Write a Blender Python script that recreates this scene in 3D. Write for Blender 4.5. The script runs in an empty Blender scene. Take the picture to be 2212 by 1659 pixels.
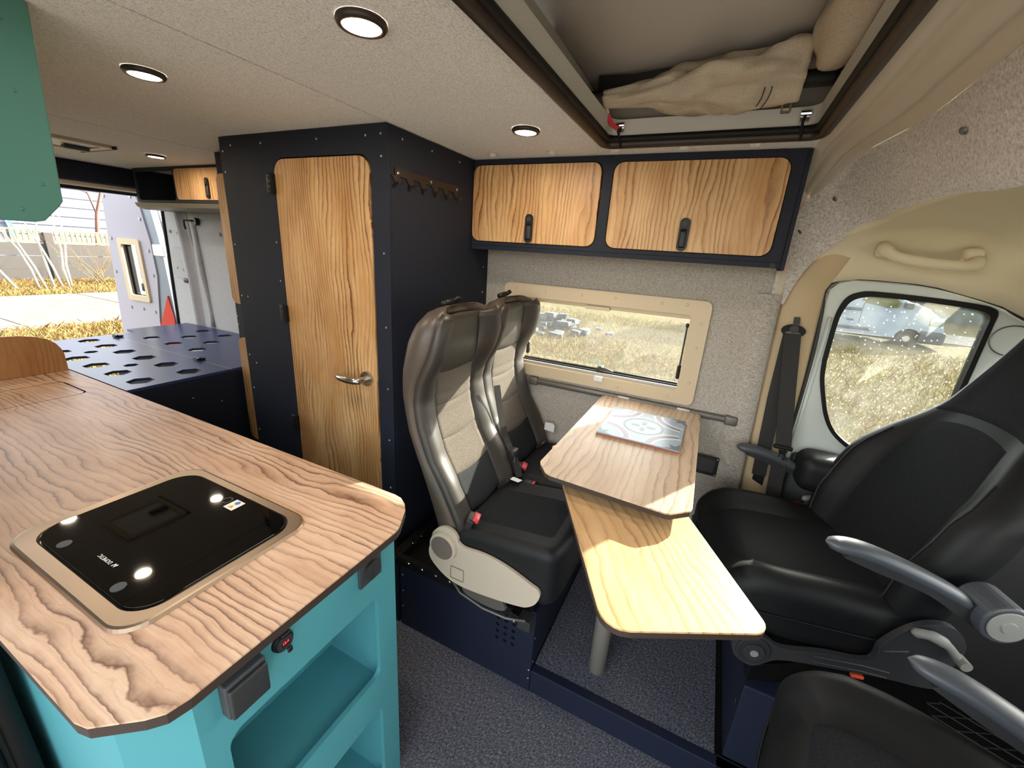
import bpy, bmesh, math, random
from mathutils import Vector, Matrix
from mathutils.geometry import tessellate_polygon
random.seed(7)
C = bpy.context.scene.collection
sc = bpy.context.scene
PI = math.pi

# ------------------------------------------------------------------ camera
cd = bpy.data.cameras.new('camera'); cam = bpy.data.objects.new('camera', cd); C.objects.link(cam)
sc.camera = cam
cd.sensor_fit = 'HORIZONTAL'; cd.sensor_width = 36; cd.lens = 887.03 * 36 / 2212; cd.clip_start = 0.02; cd.clip_end = 300
yaw, pit, rol = [math.radians(a) for a in (-25.0657, 17.6527, 3.8647)]
F = Vector((math.sin(yaw)*math.cos(pit), math.cos(yaw)*math.cos(pit), -math.sin(pit)))
r = F.cross(Vector((0, 0, 1))).normalized(); u = r.cross(F)
r2 = math.cos(rol)*r + math.sin(rol)*u; u2 = -math.sin(rol)*r + math.cos(rol)*u
M = Matrix((r2, u2, -F)).transposed().to_4x4(); M.translation = (0, 0, 1.538)
cam.matrix_world = M

# ------------------------------------------------------------------ sky, sun, exposure
SUN = Vector((0.455, 0.86, 0.375)).normalized()
w = bpy.data.worlds.new('sky'); sc.world = w; w.use_nodes = True
wn = w.node_tree.nodes; wl = w.node_tree.links
bg = wn['Background']
st = wn.new('ShaderNodeTexSky'); st.sky_type = 'NISHITA'; st.sun_disc = False
st.sun_elevation = math.radians(26); st.sun_rotation = math.atan2(SUN.x, SUN.y); st.air_density = 1.0; st.dust_density = 2.5
hs = wn.new('ShaderNodeHueSaturation'); hs.inputs['Saturation'].default_value = 0.32
wl.new(st.outputs[0], hs.inputs['Color'])
wb = wn.new('ShaderNodeMix'); wb.data_type = 'RGBA'; wb.blend_type = 'MULTIPLY'; wb.inputs[0].default_value = 1
wb.inputs[7].default_value = (1.0, 0.98, 0.93, 1)
wl.new(hs.outputs[0], wb.inputs[6]); wl.new(wb.outputs[2], bg.inputs['Color'])
bg.inputs['Strength'].default_value = 0.55
sl = bpy.data.lights.new('sun', 'SUN'); sl.energy = 12.0; sl.angle = math.radians(0.6); sl.color = (1, 0.94, 0.82)
so = bpy.data.objects.new('sun', sl); C.objects.link(so); so.rotation_euler = SUN.to_track_quat('Z', 'Y').to_euler(); so.location = (6, 12, 8)
sc.view_settings.view_transform = 'Standard'; sc.view_settings.look = 'None'
sc.view_settings.gamma = 1; sc.view_settings.use_curve_mapping = False
sc.view_settings.exposure = 1.12

# ------------------------------------------------------------------ materials
def srgb(h):
    c = [int(h[i:i+2], 16)/255 for i in (0, 2, 4)]
    return tuple((x/12.92 if x <= 0.04045 else ((x+0.055)/1.055)**2.4) for x in c) + (1,)
MATS = {}
def mat(name, col, rough=0.5, metal=0.0, spec=0.5, emit=None, es=0, coat=0, sheen=0):
    m = bpy.data.materials.new(name); m.use_nodes = True; b = m.node_tree.nodes['Principled BSDF']
    b.inputs['Base Color'].default_value = srgb(col); b.inputs['Roughness'].default_value = rough
    b.inputs['Metallic'].default_value = metal; b.inputs['Specular IOR Level'].default_value = spec
    b.inputs['Coat Weight'].default_value = coat; b.inputs['Coat Roughness'].default_value = 0.1
    b.inputs['Sheen Weight'].default_value = sheen
    if emit: b.inputs['Emission Color'].default_value = srgb(emit); b.inputs['Emission Strength'].default_value = es
    MATS[name] = m; return m
def N(m, t, **k):
    n = m.node_tree.nodes.new(t)
    for a, v in k.items(): setattr(n, a, v)
    return n
def posvec(m, scale=(1, 1, 1), rotz=0, obj=False):
    if obj: s = N(m, 'ShaderNodeTexCoord').outputs['Object']
    else: s = N(m, 'ShaderNodeNewGeometry').outputs['Position']
    mp = N(m, 'ShaderNodeMapping'); mp.inputs['Scale'].default_value = scale
    m.node_tree.links.new(s, mp.inputs['Vector'])
    if rotz:
        mp.inputs['Scale'].default_value = (1, 1, 1); mp.inputs['Rotation'].default_value = (0, 0, rotz)
        mp2 = N(m, 'ShaderNodeMapping'); mp2.inputs['Scale'].default_value = scale
        m.node_tree.links.new(mp.outputs[0], mp2.inputs['Vector']); mp = mp2
    return mp.outputs[0]
def noise(m, vec, scale, detail=3, rough=0.6):
    n = N(m, 'ShaderNodeTexNoise'); n.inputs['Scale'].default_value = scale; n.inputs['Detail'].default_value = detail
    n.inputs['Roughness'].default_value = rough; m.node_tree.links.new(vec, n.inputs['Vector']); return n.outputs['Fac']
def ramp(m, fac, stops):
    n = N(m, 'ShaderNodeValToRGB'); e = n.color_ramp.elements
    e[0].position = stops[0][0]; e[0].color = stops[0][1]; e[1].position = stops[-1][0]; e[1].color = stops[-1][1]
    for p, c in stops[1:-1]: x = e.new(p); x.color = c
    m.node_tree.links.new(fac, n.inputs['Fac']); return n.outputs['Color']
def math_(m, op, a, b=None, c=None):
    n = N(m, 'ShaderNodeMath', operation=op)
    for i, v in enumerate((a, b, c)):
        if v is None: continue
        if isinstance(v, (int, float)): n.inputs[i].default_value = v
        else: m.node_tree.links.new(v, n.inputs[i])
    return n.outputs[0]
def mixc(m, fac, a, b, mode='MIX'):
    n = N(m, 'ShaderNodeMix', data_type='RGBA', blend_type=mode)
    for i, v in ((0, fac), (6, a), (7, b)):
        if isinstance(v, (int, float, tuple)): n.inputs[i].default_value = v
        else: m.node_tree.links.new(v, n.inputs[i])
    return n.outputs[2]
def setcol(m, c): m.node_tree.links.new(c, m.node_tree.nodes['Principled BSDF'].inputs['Base Color'])
def bump(m, fac, strength=0.3, dist=0.002):
    n = N(m, 'ShaderNodeBump'); n.inputs['Strength'].default_value = strength; n.inputs['Distance'].default_value = dist
    m.node_tree.links.new(fac, n.inputs['Height']); m.node_tree.links.new(n.outputs[0], m.node_tree.nodes['Principled BSDF'].inputs['Normal'])

def felt(name, c1, c2, sc_=(1, 1, 1), f=240, c3=None):
    m = mat(name, c1, 0.95, spec=0.15, sheen=0.3)
    n1 = noise(m, posvec(m, sc_), f, 4, 0.75); n2 = noise(m, posvec(m, (sc_[1], sc_[0], sc_[2])), f*0.6, 3, 0.7)
    s = math_(m, 'ADD', math_(m, 'MULTIPLY', n1, 0.6), math_(m, 'MULTIPLY', n2, 0.4))
    setcol(m, ramp(m, s, [(0.36, srgb(c2)), (0.52, srgb(c1)), (0.66, srgb(c3 or c1))]))
    bump(m, s, 0.5, 0.002); return m
felt('felt_ceiling', 'D6D1CB', '979189', (1, 2.2, 1), 260, 'EEEAE4')
felt('felt_wall', 'B0A89E', '756E66', (0.6, 1, 2.6), 230, 'CFC8BE')
felt('felt_band', 'CBC3BC', '958C84', (1, 1, 1), 200, 'E2DBD2')
felt('felt_rear', 'A9A9AC', '88888C', (0.6, 1, 2.6), 260, 'C4C4C6')
def wood(name, cross, along, base='C39A6C', dark='8A6038', light='D6B488', freq=26, K=9.0, angle=0, seed=0, bands=1.0):
    m = mat(name, base, 0.42, spec=0.4)
    sv = [0, 0, 0]
    g = N(m, 'ShaderNodeNewGeometry').outputs['Position']
    if angle:
        mp = N(m, 'ShaderNodeMapping'); mp.inputs['Rotation'].default_value = (0, 0, angle); m.node_tree.links.new(g, mp.inputs['Vector']); g = mp.outputs[0]
    def dot(v):
        n = N(m, 'ShaderNodeVectorMath', operation='DOT_PRODUCT'); m.node_tree.links.new(g, n.inputs[0]); n.inputs[1].default_value = v; return n.outputs['Value']
    c = dot(cross); a = dot(along)
    def comb(x, y, z=seed):
        n = N(m, 'ShaderNodeCombineXYZ'); m.node_tree.links.new(x, n.inputs[0]); m.node_tree.links.new(y, n.inputs[1]); n.inputs[2].default_value = z; return n.outputs[0]
    v1 = comb(math_(m, 'MULTIPLY', a, 1.3), math_(m, 'MULTIPLY', c, 4.5))
    n1 = noise(m, v1, 1.3, 2, 0.5)
    n2 = noise(m, comb(math_(m, 'MULTIPLY', a, 9), math_(m, 'MULTIPLY', c, 16)), 1.5, 3, 0.6)
    ph = math_(m, 'ADD', math_(m, 'MULTIPLY', c, freq), math_(m, 'ADD', math_(m, 'MULTIPLY', n1, K), math_(m, 'MULTIPLY', n2, 0.9)))
    fr = math_(m, 'FRACT', ph)
    line = ramp(m, fr, [(0.0, (1, 1, 1, 1)), (0.06, (0.75, 0.75, 0.75, 1)), (0.24, (0.32, 0.32, 0.32, 1)), (0.6, (0, 0, 0, 1)), (0.93, (0.1, 0.1, 0.1, 1)), (1.0, (0.8, 0.8, 0.8, 1))])
    # second, finer family of lines
    fr2 = math_(m, 'FRACT', math_(m, 'MULTIPLY', ph, 2.37))
    line2 = ramp(m, fr2, [(0.0, (0.5, 0.5, 0.5, 1)), (0.15, (0.1, 0.1, 0.1, 1)), (0.6, (0, 0, 0, 1)), (1.0, (0.25, 0.25, 0.25, 1))])
    msk = noise(m, comb(math_(m, 'MULTIPLY', a, 1.1), math_(m, 'MULTIPLY', c, 7), seed+5), 1.6, 2)
    mk = ramp(m, msk, [(0.35, (0.25, 0.25, 0.25, 1)), (0.62, (1, 1, 1, 1))])
    fine = noise(m, comb(math_(m, 'MULTIPLY', a, 5), math_(m, 'MULTIPLY', c, 160)), 2.0, 3, 0.7)
    col = mixc(m, ramp(m, noise(m, v1, 2.7, 3), [(0.35, (0, 0, 0, 1)), (0.68, (1, 1, 1, 1))]), srgb(base), srgb(light))
    L = math_(m, 'MULTIPLY', math_(m, 'MAXIMUM', line, math_(m, 'MULTIPLY', line2, 0.6)), math_(m, 'MULTIPLY', mk, 0.85*bands))
    col = mixc(m, L, col, srgb(dark))
    col = mixc(m, math_(m, 'MULTIPLY', math_(m, 'SUBTRACT', 0.62, fine), 0.5), col, srgb(dark))
    setcol(m, col); return m
wood('wood_counter', (0, 1, 0), (1, 0, 0), base='C49C7E', dark='70503F', light='DFBFA4', freq=50, K=8, bands=1.35)
wood('wood_table', (1, 0, 0), (0, 1, 0), base='BFA38A', dark='7A6250', light='D4BCA2', freq=44, K=5.5, seed=3)
wood('wood_leaf', (1, 0, 0), (0, 1, 0), base='CBA170', dark='8A6440', light='DDB888', freq=40, K=5.5, angle=math.radians(-28.5), seed=8)
wood('wood_door', (1, 0, 0), (0, 0, 1), base='B98A57', dark='6E4524', light='D6AE7C', freq=64, K=8, seed=1, bands=1.6)
wood('wood_over', (1, 0, 0), (0, 0, 1), base='C39360', dark='7A4E2A', light='DDB684', freq=56, K=8, seed=12, bands=1.6)
wood('wood_splash', (0, 1, 0), (0, 0, 1), base='B98350', dark='8A5A34', light='C99A66', freq=40, K=7, seed=2)
mat('wood_edge', '33261F', 0.6)
mat('navy', '1E222E', 0.6, spec=0.25)
mat('navy_blue', '1A2034', 0.6, spec=0.3)
mat('bed_navy', '323C66', 0.3, spec=0.45)
mat('teal', '4C929C', 0.5, spec=0.3)
mat('teal_upper', '48776C', 0.55, spec=0.3)
mat('black_plastic', '141415', 0.45, spec=0.4)
mat('grey_plastic', '3C3E42', 0.5, spec=0.4)
mat('dark_grey', '2B2C2E', 0.55)
mat('rubber', '0E0D0D', 0.6, spec=0.3)
mat('bronze', '2A1F19', 0.45, metal=0.15)
mat('cream_plastic', 'C9B79A', 0.45, spec=0.4)
mat('beige_trim', 'C0A987', 0.6, spec=0.3)
mat('headliner', 'D6C9AC', 0.75, spec=0.2)
mat('roof_beige', 'C2B5A2', 0.6, spec=0.25)
mat('seat_cream', 'B8AC9C', 0.45, spec=0.4)
mat('seat_disc', '6A5F58', 0.55)
mat('steel', 'B9B4AC', 0.28, metal=1.0)
mat('brass_steel', 'A08E7C', 0.38, metal=1.0)
mat('alu', 'B0ACA4', 0.4, metal=0.45)
mat('alu_dark', '6E6963', 0.45, metal=0.5)
mat('chrome', 'D8D8D8', 0.12, metal=1.0)
mat('lacquer', '060606', 0.03, spec=0.45)
mat('red', 'C03038', 0.4)
mat('orange', 'E05030', 0.45)
mat('mint', '6FD8B4', 0.5)
mat('white', 'E4E4E0', 0.5)
mat('white_paint', 'D8DCD8', 0.3, coat=0.4)
mat('door_paint', 'CDD2CC', 0.35, coat=0.3)
mat('lamp_glow', 'FFFFFF', 0.5, emit='FFE6C4', es=30)
mat('led_red', '400808', 0.5, emit='FF2020', es=4)
mat('webbing', '24211F', 0.75)
mat('hatch_liner', 'B4B0A8', 0.6)
mat('hatch_roof', 'A89F95', 0.85)
mat('tyre', '16171A', 0.8)
mat('van_paint', '7C8796', 0.4, coat=0.2)
mat('tile_base', '93A3B6', 0.3, spec=0.35)
mat('tile_light', 'C8D3DE', 0.3, spec=0.35)
mat('tile_grey', '586978', 0.3, spec=0.35)
mat('tile_mauve', '85757F', 0.3, spec=0.35)
mat('tile_body', '9A5A40', 0.8)
mat('concrete', '45423F', 0.9); mat('picket', '6A6355', 0.9)
mat('siding', '6E7690', 0.7); mat('birch', 'A8A298', 0.8); mat('bark', '6A4A42', 0.9); mat('twig', '76664A', 0.9)
mat('rubble', '3C3F47', 0.9); mat('bush', '2E382C', 0.95); mat('straw', '8A6C3C', 0.95)
mat('blue_sheet', '3A66B0', 0.6)
mat('dark_void', '050506', 0.9)
mat('taillight', 'C0202C', 0.25, coat=0.5)
# fabric / leather
def speck(name, c1, c2, f=500, rough=0.9, b=0.3, spec=0.2, c3=None, sc_=(1, 1, 1)):
    m = mat(name, c1, rough, spec=spec)
    n = noise(m, posvec(m, sc_, obj=True), f, 3, 0.8)
    setcol(m, ramp(m, n, [(0.36, srgb(c2)), (0.5, srgb(c1)), (0.66, srgb(c3 or c1))])); bump(m, n, b, 0.001); return m
speck('fabric_grey', '544D46', '3C3631', 420, c3='6A6056')
speck('fabric_black', '1D1E21', '141517', 420, c3='26282C')
speck('leather', '36312D', '2E2A26', 350, 0.42, 0.12, 0.5)
speck('leather_black', '151618', '111213', 350, 0.55, 0.12, 0.3)
speck('leather_taupe', '4C423A', '443A33', 350, 0.4, 0.12, 0.45)
speck('canvas', 'B4A692', 'A09280', 300, 0.9, 0.3, 0.15)
m = mat('carpet', '55565F', 0.95, spec=0.1)
v = posvec(m); n1 = noise(m, v, 150, 4, 0.8); n2 = noise(m, posvec(m, (3, 0.7, 1), math.radians(35)), 110, 2, 0.7)
s = math_(m, 'ADD', math_(m, 'MULTIPLY', n1, 0.5), math_(m, 'MULTIPLY', n2, 0.5))
setcol(m, ramp(m, s, [(0.36, srgb('2A2B36')), (0.5, srgb('5A5B66')), (0.64, srgb('94939A'))])); bump(m, s, 0.7, 0.003)
m = mat('grass_ground', '8A7540', 1.0, spec=0.05)
v = posvec(m); n1 = noise(m, v, 6, 6, 0.75); n2 = noise(m, v, 0.6, 3, 0.6)
g = ramp(m, n1, [(0.3, srgb('3C3522')), (0.5, srgb('66583A')), (0.62, srgb('7E7354')), (0.75, srgb('5E5C32'))])
setcol(m, mixc(m, ramp(m, n2, [(0.4, (0, 0, 0, 1)), (0.6, (0.6, 0.6, 0.6, 1))]), g, srgb('5C5A32'))); bump(m, n1, 1.0, 0.1)
m = mat('road', 'C9C0B2', 0.9, spec=0.1)
setcol(m, ramp(m, noise(m, posvec(m), 3, 6, 0.8), [(0.3, srgb('5E5954')), (0.6, srgb('7A746C'))]))
for nm, c in (('blade_straw', '8E7C4E'), ('blade_green', '666A36'), ('blade_rust', '745432')):
    mat(nm, c, 0.9, spec=0.1)
def glassmat(name, tint, gloss=0.08, haze=0.0, specks=False):
    m = bpy.data.materials.new(name); m.use_nodes = True; nt = m.node_tree; nt.nodes.remove(nt.nodes['Principled BSDF'])
    out = nt.nodes['Material Output']
    t = N(m, 'ShaderNodeBsdfTransparent'); t.inputs[0].default_value = tint
    gl = N(m, 'ShaderNodeBsdfGlossy'); gl.inputs['Roughness'].default_value = 0.02
    x = N(m, 'ShaderNodeMixShader'); x.inputs[0].default_value = gloss; nt.links.new(t.outputs[0], x.inputs[1]); nt.links.new(gl.outputs[0], x.inputs[2])
    last = x
    if haze:
        tr = N(m, 'ShaderNodeBsdfTranslucent'); tr.inputs[0].default_value = (0.9, 0.93, 0.95, 1)
        y = N(m, 'ShaderNodeMixShader'); nt.links.new(x.outputs[0], y.inputs[1]); nt.links.new(tr.outputs[0], y.inputs[2])
        if specks:
            vo = N(m, 'ShaderNodeTexVoronoi'); vo.inputs['Scale'].default_value = 60; nt.links.new(posvec(m, (1, 1, 1)), vo.inputs['Vector'])
            a = ramp(m, vo.outputs['Distance'], [(0.08, (0.5, 0.5, 0.5, 1)), (0.16, (0, 0, 0, 1))])
            b = noise(m, posvec(m), 9, 3)
            k = math_(m, 'ADD', math_(m, 'MULTIPLY', a, math_(m, 'MULTIPLY', b, 0.7)), math_(m, 'MULTIPLY', math_(m, 'SUBTRACT', b, 0.3), haze))
            nt.links.new(k, y.inputs[0])
        else: y.inputs[0].default_value = haze
        last = y
    nt.links.new(last.outputs[0], out.inputs[0]); MATS[name] = m; return m
glassmat('glass', (0.92, 0.94, 0.92, 1), 0.05, 0.012)
glassmat('glass_dusty', (0.9, 0.94, 0.92, 1), 0.05, 0.05, True)
glassmat('glass_green', (0.55, 0.66, 0.6, 1), 0.25)

# ------------------------------------------------------------------ geometry helpers
def tag(o, label=None, cat=None, group=None, kind=None):
    if label: o['label'] = label
    if cat: o['category'] = cat
    if group: o['group'] = group
    if kind: o['kind'] = kind
    return o
def ploc(p):
    l = Vector((0, 0, 0))
    while p: l += p.location; p = p.parent
    return l
def link(name, me, m, parent=None, smooth=False, bevel=0, sub=0, ang=40):
    if m: me.materials.append(MATS[m] if isinstance(m, str) else m)
    if len(me.vertices):
        lo = Vector([min(v.co[i] for v in me.vertices) for i in range(3)]); hi = Vector([max(v.co[i] for v in me.vertices) for i in range(3)])
        c = (lo+hi)/2
    else: c = Vector((0, 0, 0))
    me.transform(Matrix.Translation(-c))
    o = bpy.data.objects.new(name, me); C.objects.link(o)
    o.parent = parent; o.location = c - ploc(parent)
    if smooth:
        for p in me.polygons: p.use_smooth = True
    if bevel:
        b = o.modifiers.new('bevel', 'BEVEL'); b.width = bevel; b.segments = 2; b.limit_method = 'ANGLE'; b.angle_limit = math.radians(ang)
    if sub:
        b = o.modifiers.new('sub', 'SUBSURF'); b.levels = sub; b.render_levels = sub
    return o
def empty(name, loc, label=None, cat=None, group=None, kind=None):
    o = bpy.data.objects.new(name, None); C.objects.link(o); o.location = loc; o.empty_display_size = 0.1
    return tag(o, label, cat, group, kind)
class MB:
    def __init__(s): s.v = []; s.f = []
    def add(s, vs, fs):
        k = len(s.v); s.v += [tuple(p) for p in vs]; s.f += [tuple(i+k for i in f) for f in fs]; return s
    def box(s, x0, x1, y0, y1, z0, z1):
        return s.add([(x, y, z) for x in (x0, x1) for y in (y0, y1) for z in (z0, z1)],
                     [(0, 1, 3, 2), (4, 6, 7, 5), (0, 4, 5, 1), (2, 3, 7, 6), (0, 2, 6, 4), (1, 5, 7, 3)])
    def tube(s, pts, rad, n=8, cap=True):
        pts = [Vector(p) for p in pts]; rings = []
        rr = rad if isinstance(rad, (list, tuple)) else [rad]*len(pts)
        up = Vector((0, 0, 1)); prev = None
        for i, p in enumerate(pts):
            d = (pts[min(i+1, len(pts)-1)] - pts[max(i-1, 0)]).normalized()
            if prev is None:
                a = d.cross(up if abs(d.z) < 0.9 else Vector((1, 0, 0))).normalized()
            else: a = (prev - d*prev.dot(d)).normalized()
            prev = a; b = d.cross(a)
            rings.append([p + (a*math.cos(t) + b*math.sin(t))*rr[i] for t in [2*PI*k/n for k in range(n)]])
        vs = [q for ring in rings for q in ring]; fs = []
        for i in range(len(pts)-1):
            for k in range(n): fs.append((i*n+k, i*n+(k+1) % n, (i+1)*n+(k+1) % n, (i+1)*n+k))
        if cap: fs.append(tuple(reversed(range(n)))); fs.append(tuple(range((len(pts)-1)*n, len(pts)*n)))
        return s.add(vs, fs)
    def cyl(s, p0, p1, r0, n=16, r1=None): return s.tube([p0, p1], [r0, r1 if r1 is not None else r0], n)
    def ribbon(s, pts, wvec, th=0.0015):
        pts = [Vector(p) for p in pts]; wv = Vector(wvec)
        vs = []
        for i, p in enumerate(pts):
            d = (pts[min(i+1, len(pts)-1)]-pts[max(i-1, 0)]).normalized(); nn = d.cross(wv).normalized()*th
            vs += [p-wv-nn, p+wv-nn, p+wv+nn, p-wv+nn]
        fs = []
        for i in range(len(pts)-1):
            for k in range(4): fs.append((i*4+k, i*4+(k+1) % 4, i*4+4+(k+1) % 4, i*4+4+k))
        fs += [(3, 2, 1, 0), tuple(range(len(vs)-4, len(vs)))]
        return s.add(vs, fs)
    def plate(s, outer, holes, plane, w0, w1):
        mp = {'X': lambda a, b, c: (c, a, b), 'Y': lambda a, b, c: (a, c, b), 'Z': lambda a, b, c: (a, b, c)}[plane]
        loops = [list(outer)] + [list(h) for h in holes]
        flat = [p for l in loops for p in l]; n = len(flat)
        tris = tessellate_polygon([[Vector((p[0], p[1], 0)) for p in l] for l in loops])
        vs = [mp(p[0], p[1], w0) for p in flat] + [mp(p[0], p[1], w1) for p in flat]
        fs = [tuple(t) for t in tris] + [tuple(i+n for i in reversed(t)) for t in tris]
        k = 0
        for l in loops:
            for i in range(len(l)): j = (i+1) % len(l); fs.append((k+i, k+j, k+j+n, k+i+n))
            k += len(l)
        return s.add(vs, fs)
    def mesh(s, name):
        me = bpy.data.meshes.new(name); me.from_pydata(s.v, [], s.f); me.validate()
        bm = bmesh.new(); bm.from_mesh(me); bmesh.ops.recalc_face_normals(bm, faces=bm.faces); bm.to_mesh(me); bm.free(); return me
    def go(s, name, m, parent=None, **k): return link(name, s.mesh(name), m, parent, **k)
def rr(x0, y0, x1, y1, rad=0.02, n=5):
    if not isinstance(rad, (list, tuple)): rad = [rad]*4      # bl, br, tr, tl
    out = []
    for (cx, cy, a0, q) in ((x0, y0, PI, 0), (x1, y0, 1.5*PI, 1), (x1, y1, 0, 2), (x0, y1, 0.5*PI, 3)):
        q = rad[q]; sx = 1 if cx == x0 else -1; sy = 1 if cy == y0 else -1
        if q <= 0: out.append((cx, cy)); continue
        for k in range(n+1):
            a = a0 + 0.5*PI*k/n; out.append((cx + sx*q + q*math.cos(a), cy + sy*q + q*math.sin(a)))
    return out
def circ(cx, cy, rad, n=20, ry=None): return [(cx+rad*math.cos(2*PI*k/n), cy+(ry or rad)*math.sin(2*PI*k/n)) for k in range(n)]
def box(name, x0, x1, y0, y1, z0, z1, m, parent=None, bevel=0.002): return MB().box(x0, x1, y0, y1, z0, z1).go(name, m, parent, bevel=bevel)
def plate(name, outer, holes, plane, w0, w1, m, parent=None, bevel=0.0): return MB().plate(outer, holes, plane, w0, w1).go(name, m, parent, bevel=bevel)
def rbox(name, x0, x1, y0, y1, z0, z1, rad, m, parent=None, n=8, deform=None, grid=6):
    """box with rounded edges and a regular grid, optionally deformed"""
    c = Vector(((x0+x1)/2, (y0+y1)/2, (z0+z1)/2)); h = Vector(((x1-x0)/2, (y1-y0)/2, (z1-z0)/2)); q = min(rad, h.x, h.y, h.z)
    bm = bmesh.new(); bmesh.ops.create_cube(bm, size=2); bmesh.ops.subdivide_edges(bm, edges=bm.edges[:], cuts=n+grid, use_grid_fill=True)
    tot = n+grid+1
    def rem(tn, hh):           # cube coordinate -> distance with extra rows in the rounded ends
        k = (tn+1)/2*tot; e = (n/2)/tot
        f = (tn+1)/2
        if f < e: return -hh + q*(1-math.cos(f/e*PI/2)) if False else -hh + q*(f/e)
        if f > 1-e: return hh - q*((1-f)/e)
        return -hh+q + (2*hh-2*q)*((f-e)/(1-2*e))
    for v in bm.verts:
        p = Vector([rem(v.co[i], h[i]) for i in range(3)])
        inner = Vector([max(-(h[i]-q), min(h[i]-q, p[i])) for i in range(3)])
        d = p-inner
        if d.length > 1e-7:
            # project on sphere
            md = max(abs(d.x), abs(d.y), abs(d.z))
            p = inner + d.normalized()*min(q, md if md > 0 else q) if md < q*0.999 else inner + d.normalized()*q
        v.co = c+p
        if deform: v.co = deform(v.co.copy())
    me = bpy.data.meshes.new(name); bm.to_mesh(me); bm.free()
    return link(name, me, m, parent, smooth=True)
def grid(name, rows, m, parent=None, smooth=True, thick=0, closeu=False):
    nr, nc = len(rows), len(rows[0]); vs = [p for r_ in rows for p in r_]; fs = []
    for i in range(nr-1):
        for j in range(nc if closeu else nc-1): fs.append((i*nc+j, i*nc+(j+1) % nc, (i+1)*nc+(j+1) % nc, (i+1)*nc+j))
    me = bpy.data.meshes.new(name); me.from_pydata([tuple(v) for v in vs], [], fs)
    o = link(name, me, m, parent, smooth=smooth)
    if thick: s_ = o.modifiers.new('solid', 'SOLIDIFY'); s_.thickness = thick; s_.offset = 1
    return o
def interp(tab, t):
    if t <= tab[0][0]: return tab[0][1]
    for (a, x), (b, y) in zip(tab, tab[1:]):
        if t <= b:
            k = (t-a)/(b-a); return x+(y-x)*k
    return tab[-1][1]
def smooth_curve(pts, n):
    """Catmull-Rom resample of 3-D points"""
    P_ = [Vector(p) for p in pts]; P_ = [P_[0]*2-P_[1]] + P_ + [P_[-1]*2-P_[-2]]; m_ = len(P_)-3; out = []
    for i in range(n):
        t = i/(n-1)*m_; k = min(int(t), m_-1); t -= k
        a, b, c, d = P_[k:k+4]
        out.append(0.5*((2*b)+(-a+c)*t+(2*a-5*b+4*c-d)*t*t+(-a+3*b-3*c+d)*t**3))
    return out
def text(name, body, size, m, mtx, parent=None, ext=0.0004):
    cu = bpy.data.curves.new(name, 'FONT'); cu.body = body; cu.size = size; cu.extrude = ext; cu.align_x = 'CENTER'; cu.align_y = 'CENTER'; cu.resolution_u = 3
    t = bpy.data.objects.new(name+'_tmp', cu); C.objects.link(t); dg = bpy.context.evaluated_depsgraph_get()
    me = bpy.data.meshes.new_from_object(t.evaluated_get(dg)); bpy.data.objects.remove(t); me.materials.clear(); me.transform(mtx)
    return link(name, me, m, parent)
def screws(name, pts, axis, parent, m='alu', rad=0.0035):
    b = MB()
    for p in pts:
        p = Vector(p); d = Vector(axis)
        b.cyl(p, p+d*0.0015, rad, 8, rad*0.7)
    return tag(b.go(name, m, parent), kind='stuff')
def dup(root, loc, rz=0):
    r_ = root.copy(); C.objects.link(r_); r_.location = loc; r_.rotation_euler = (0, 0, rz)
    for ch in list(root.children):
        c = ch.copy(); C.objects.link(c); c.parent = r_
        for g_ in ch.children: d = g_.copy(); C.objects.link(d); d.parent = c
    return r_
def struct(o): o['kind'] = 'structure'; return o

# ================================================================== SETTING: van shell
struct(box('floor', -3.5, 0.32, -0.05, 1.70, -0.03, 0.0, 'carpet', bevel=0))
# ceiling: three lined panels with recessed seams between, hatch cut-out in the front one
HX0, HX1, HY0, HY1 = -0.395, 0.165, 0.16, 1.40
ce = struct(empty('ceiling', (-1.5, 0.8, 1.88)))
plate('ceiling_panel', [(-0.955, 0.1), (0.172, 0.1), (0.172, 1.70), (-0.955, 1.70)], [rr(HX0-.008, HY0, HX1+.008, HY1+.008, 0.03)], 'Z', 1.88, 1.90, 'felt_ceiling', ce)
plate('ceiling_panel', [(-2.112, 0.1), (-0.961, 0.1), (-0.961, 1.70), (-2.112, 1.70)], [], 'Z', 1.88, 1.90, 'felt_ceiling', ce)
plate('ceiling_panel', [(-3.50, 0.1), (-2.118, 0.1), (-2.118, 1.70), (-3.50, 1.70)], [], 'Z', 1.88, 1.90, 'felt_ceiling', ce)
for x in (-0.958, -2.115): box('panel_joint', x-.02, x+.02, 0.1, 1.7, 1.901, 1.905, 'dark_void', ce, bevel=0)
cb = MB()
for x in (-0.83, -0.60, -0.38, -0.17, 0.02):
    cb.tube([(x, 1.475, 1.8802), (x, 1.475, 1.872), (x, 1.475, 1.868)], [0.016, 0.014, 0.005], 14)
tag(cb.go('ceiling_button', 'felt_ceiling', ce, smooth=True), kind='stuff')
# left wall of the van (far side) with the dinette window cut out
WX0, WX1, WZ0, WZ1 = -0.778, -0.063, 1.055, 1.362
wl_ = struct(plate('wall_left', [(-3.56, 0.0), (0.172, 0.0), (0.172, 1.9), (-3.56, 1.9)], [rr(WX0, WZ0, WX1, WZ1, 0.02)], 'Y', 1.70, 1.76, 'felt_wall'))
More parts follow.
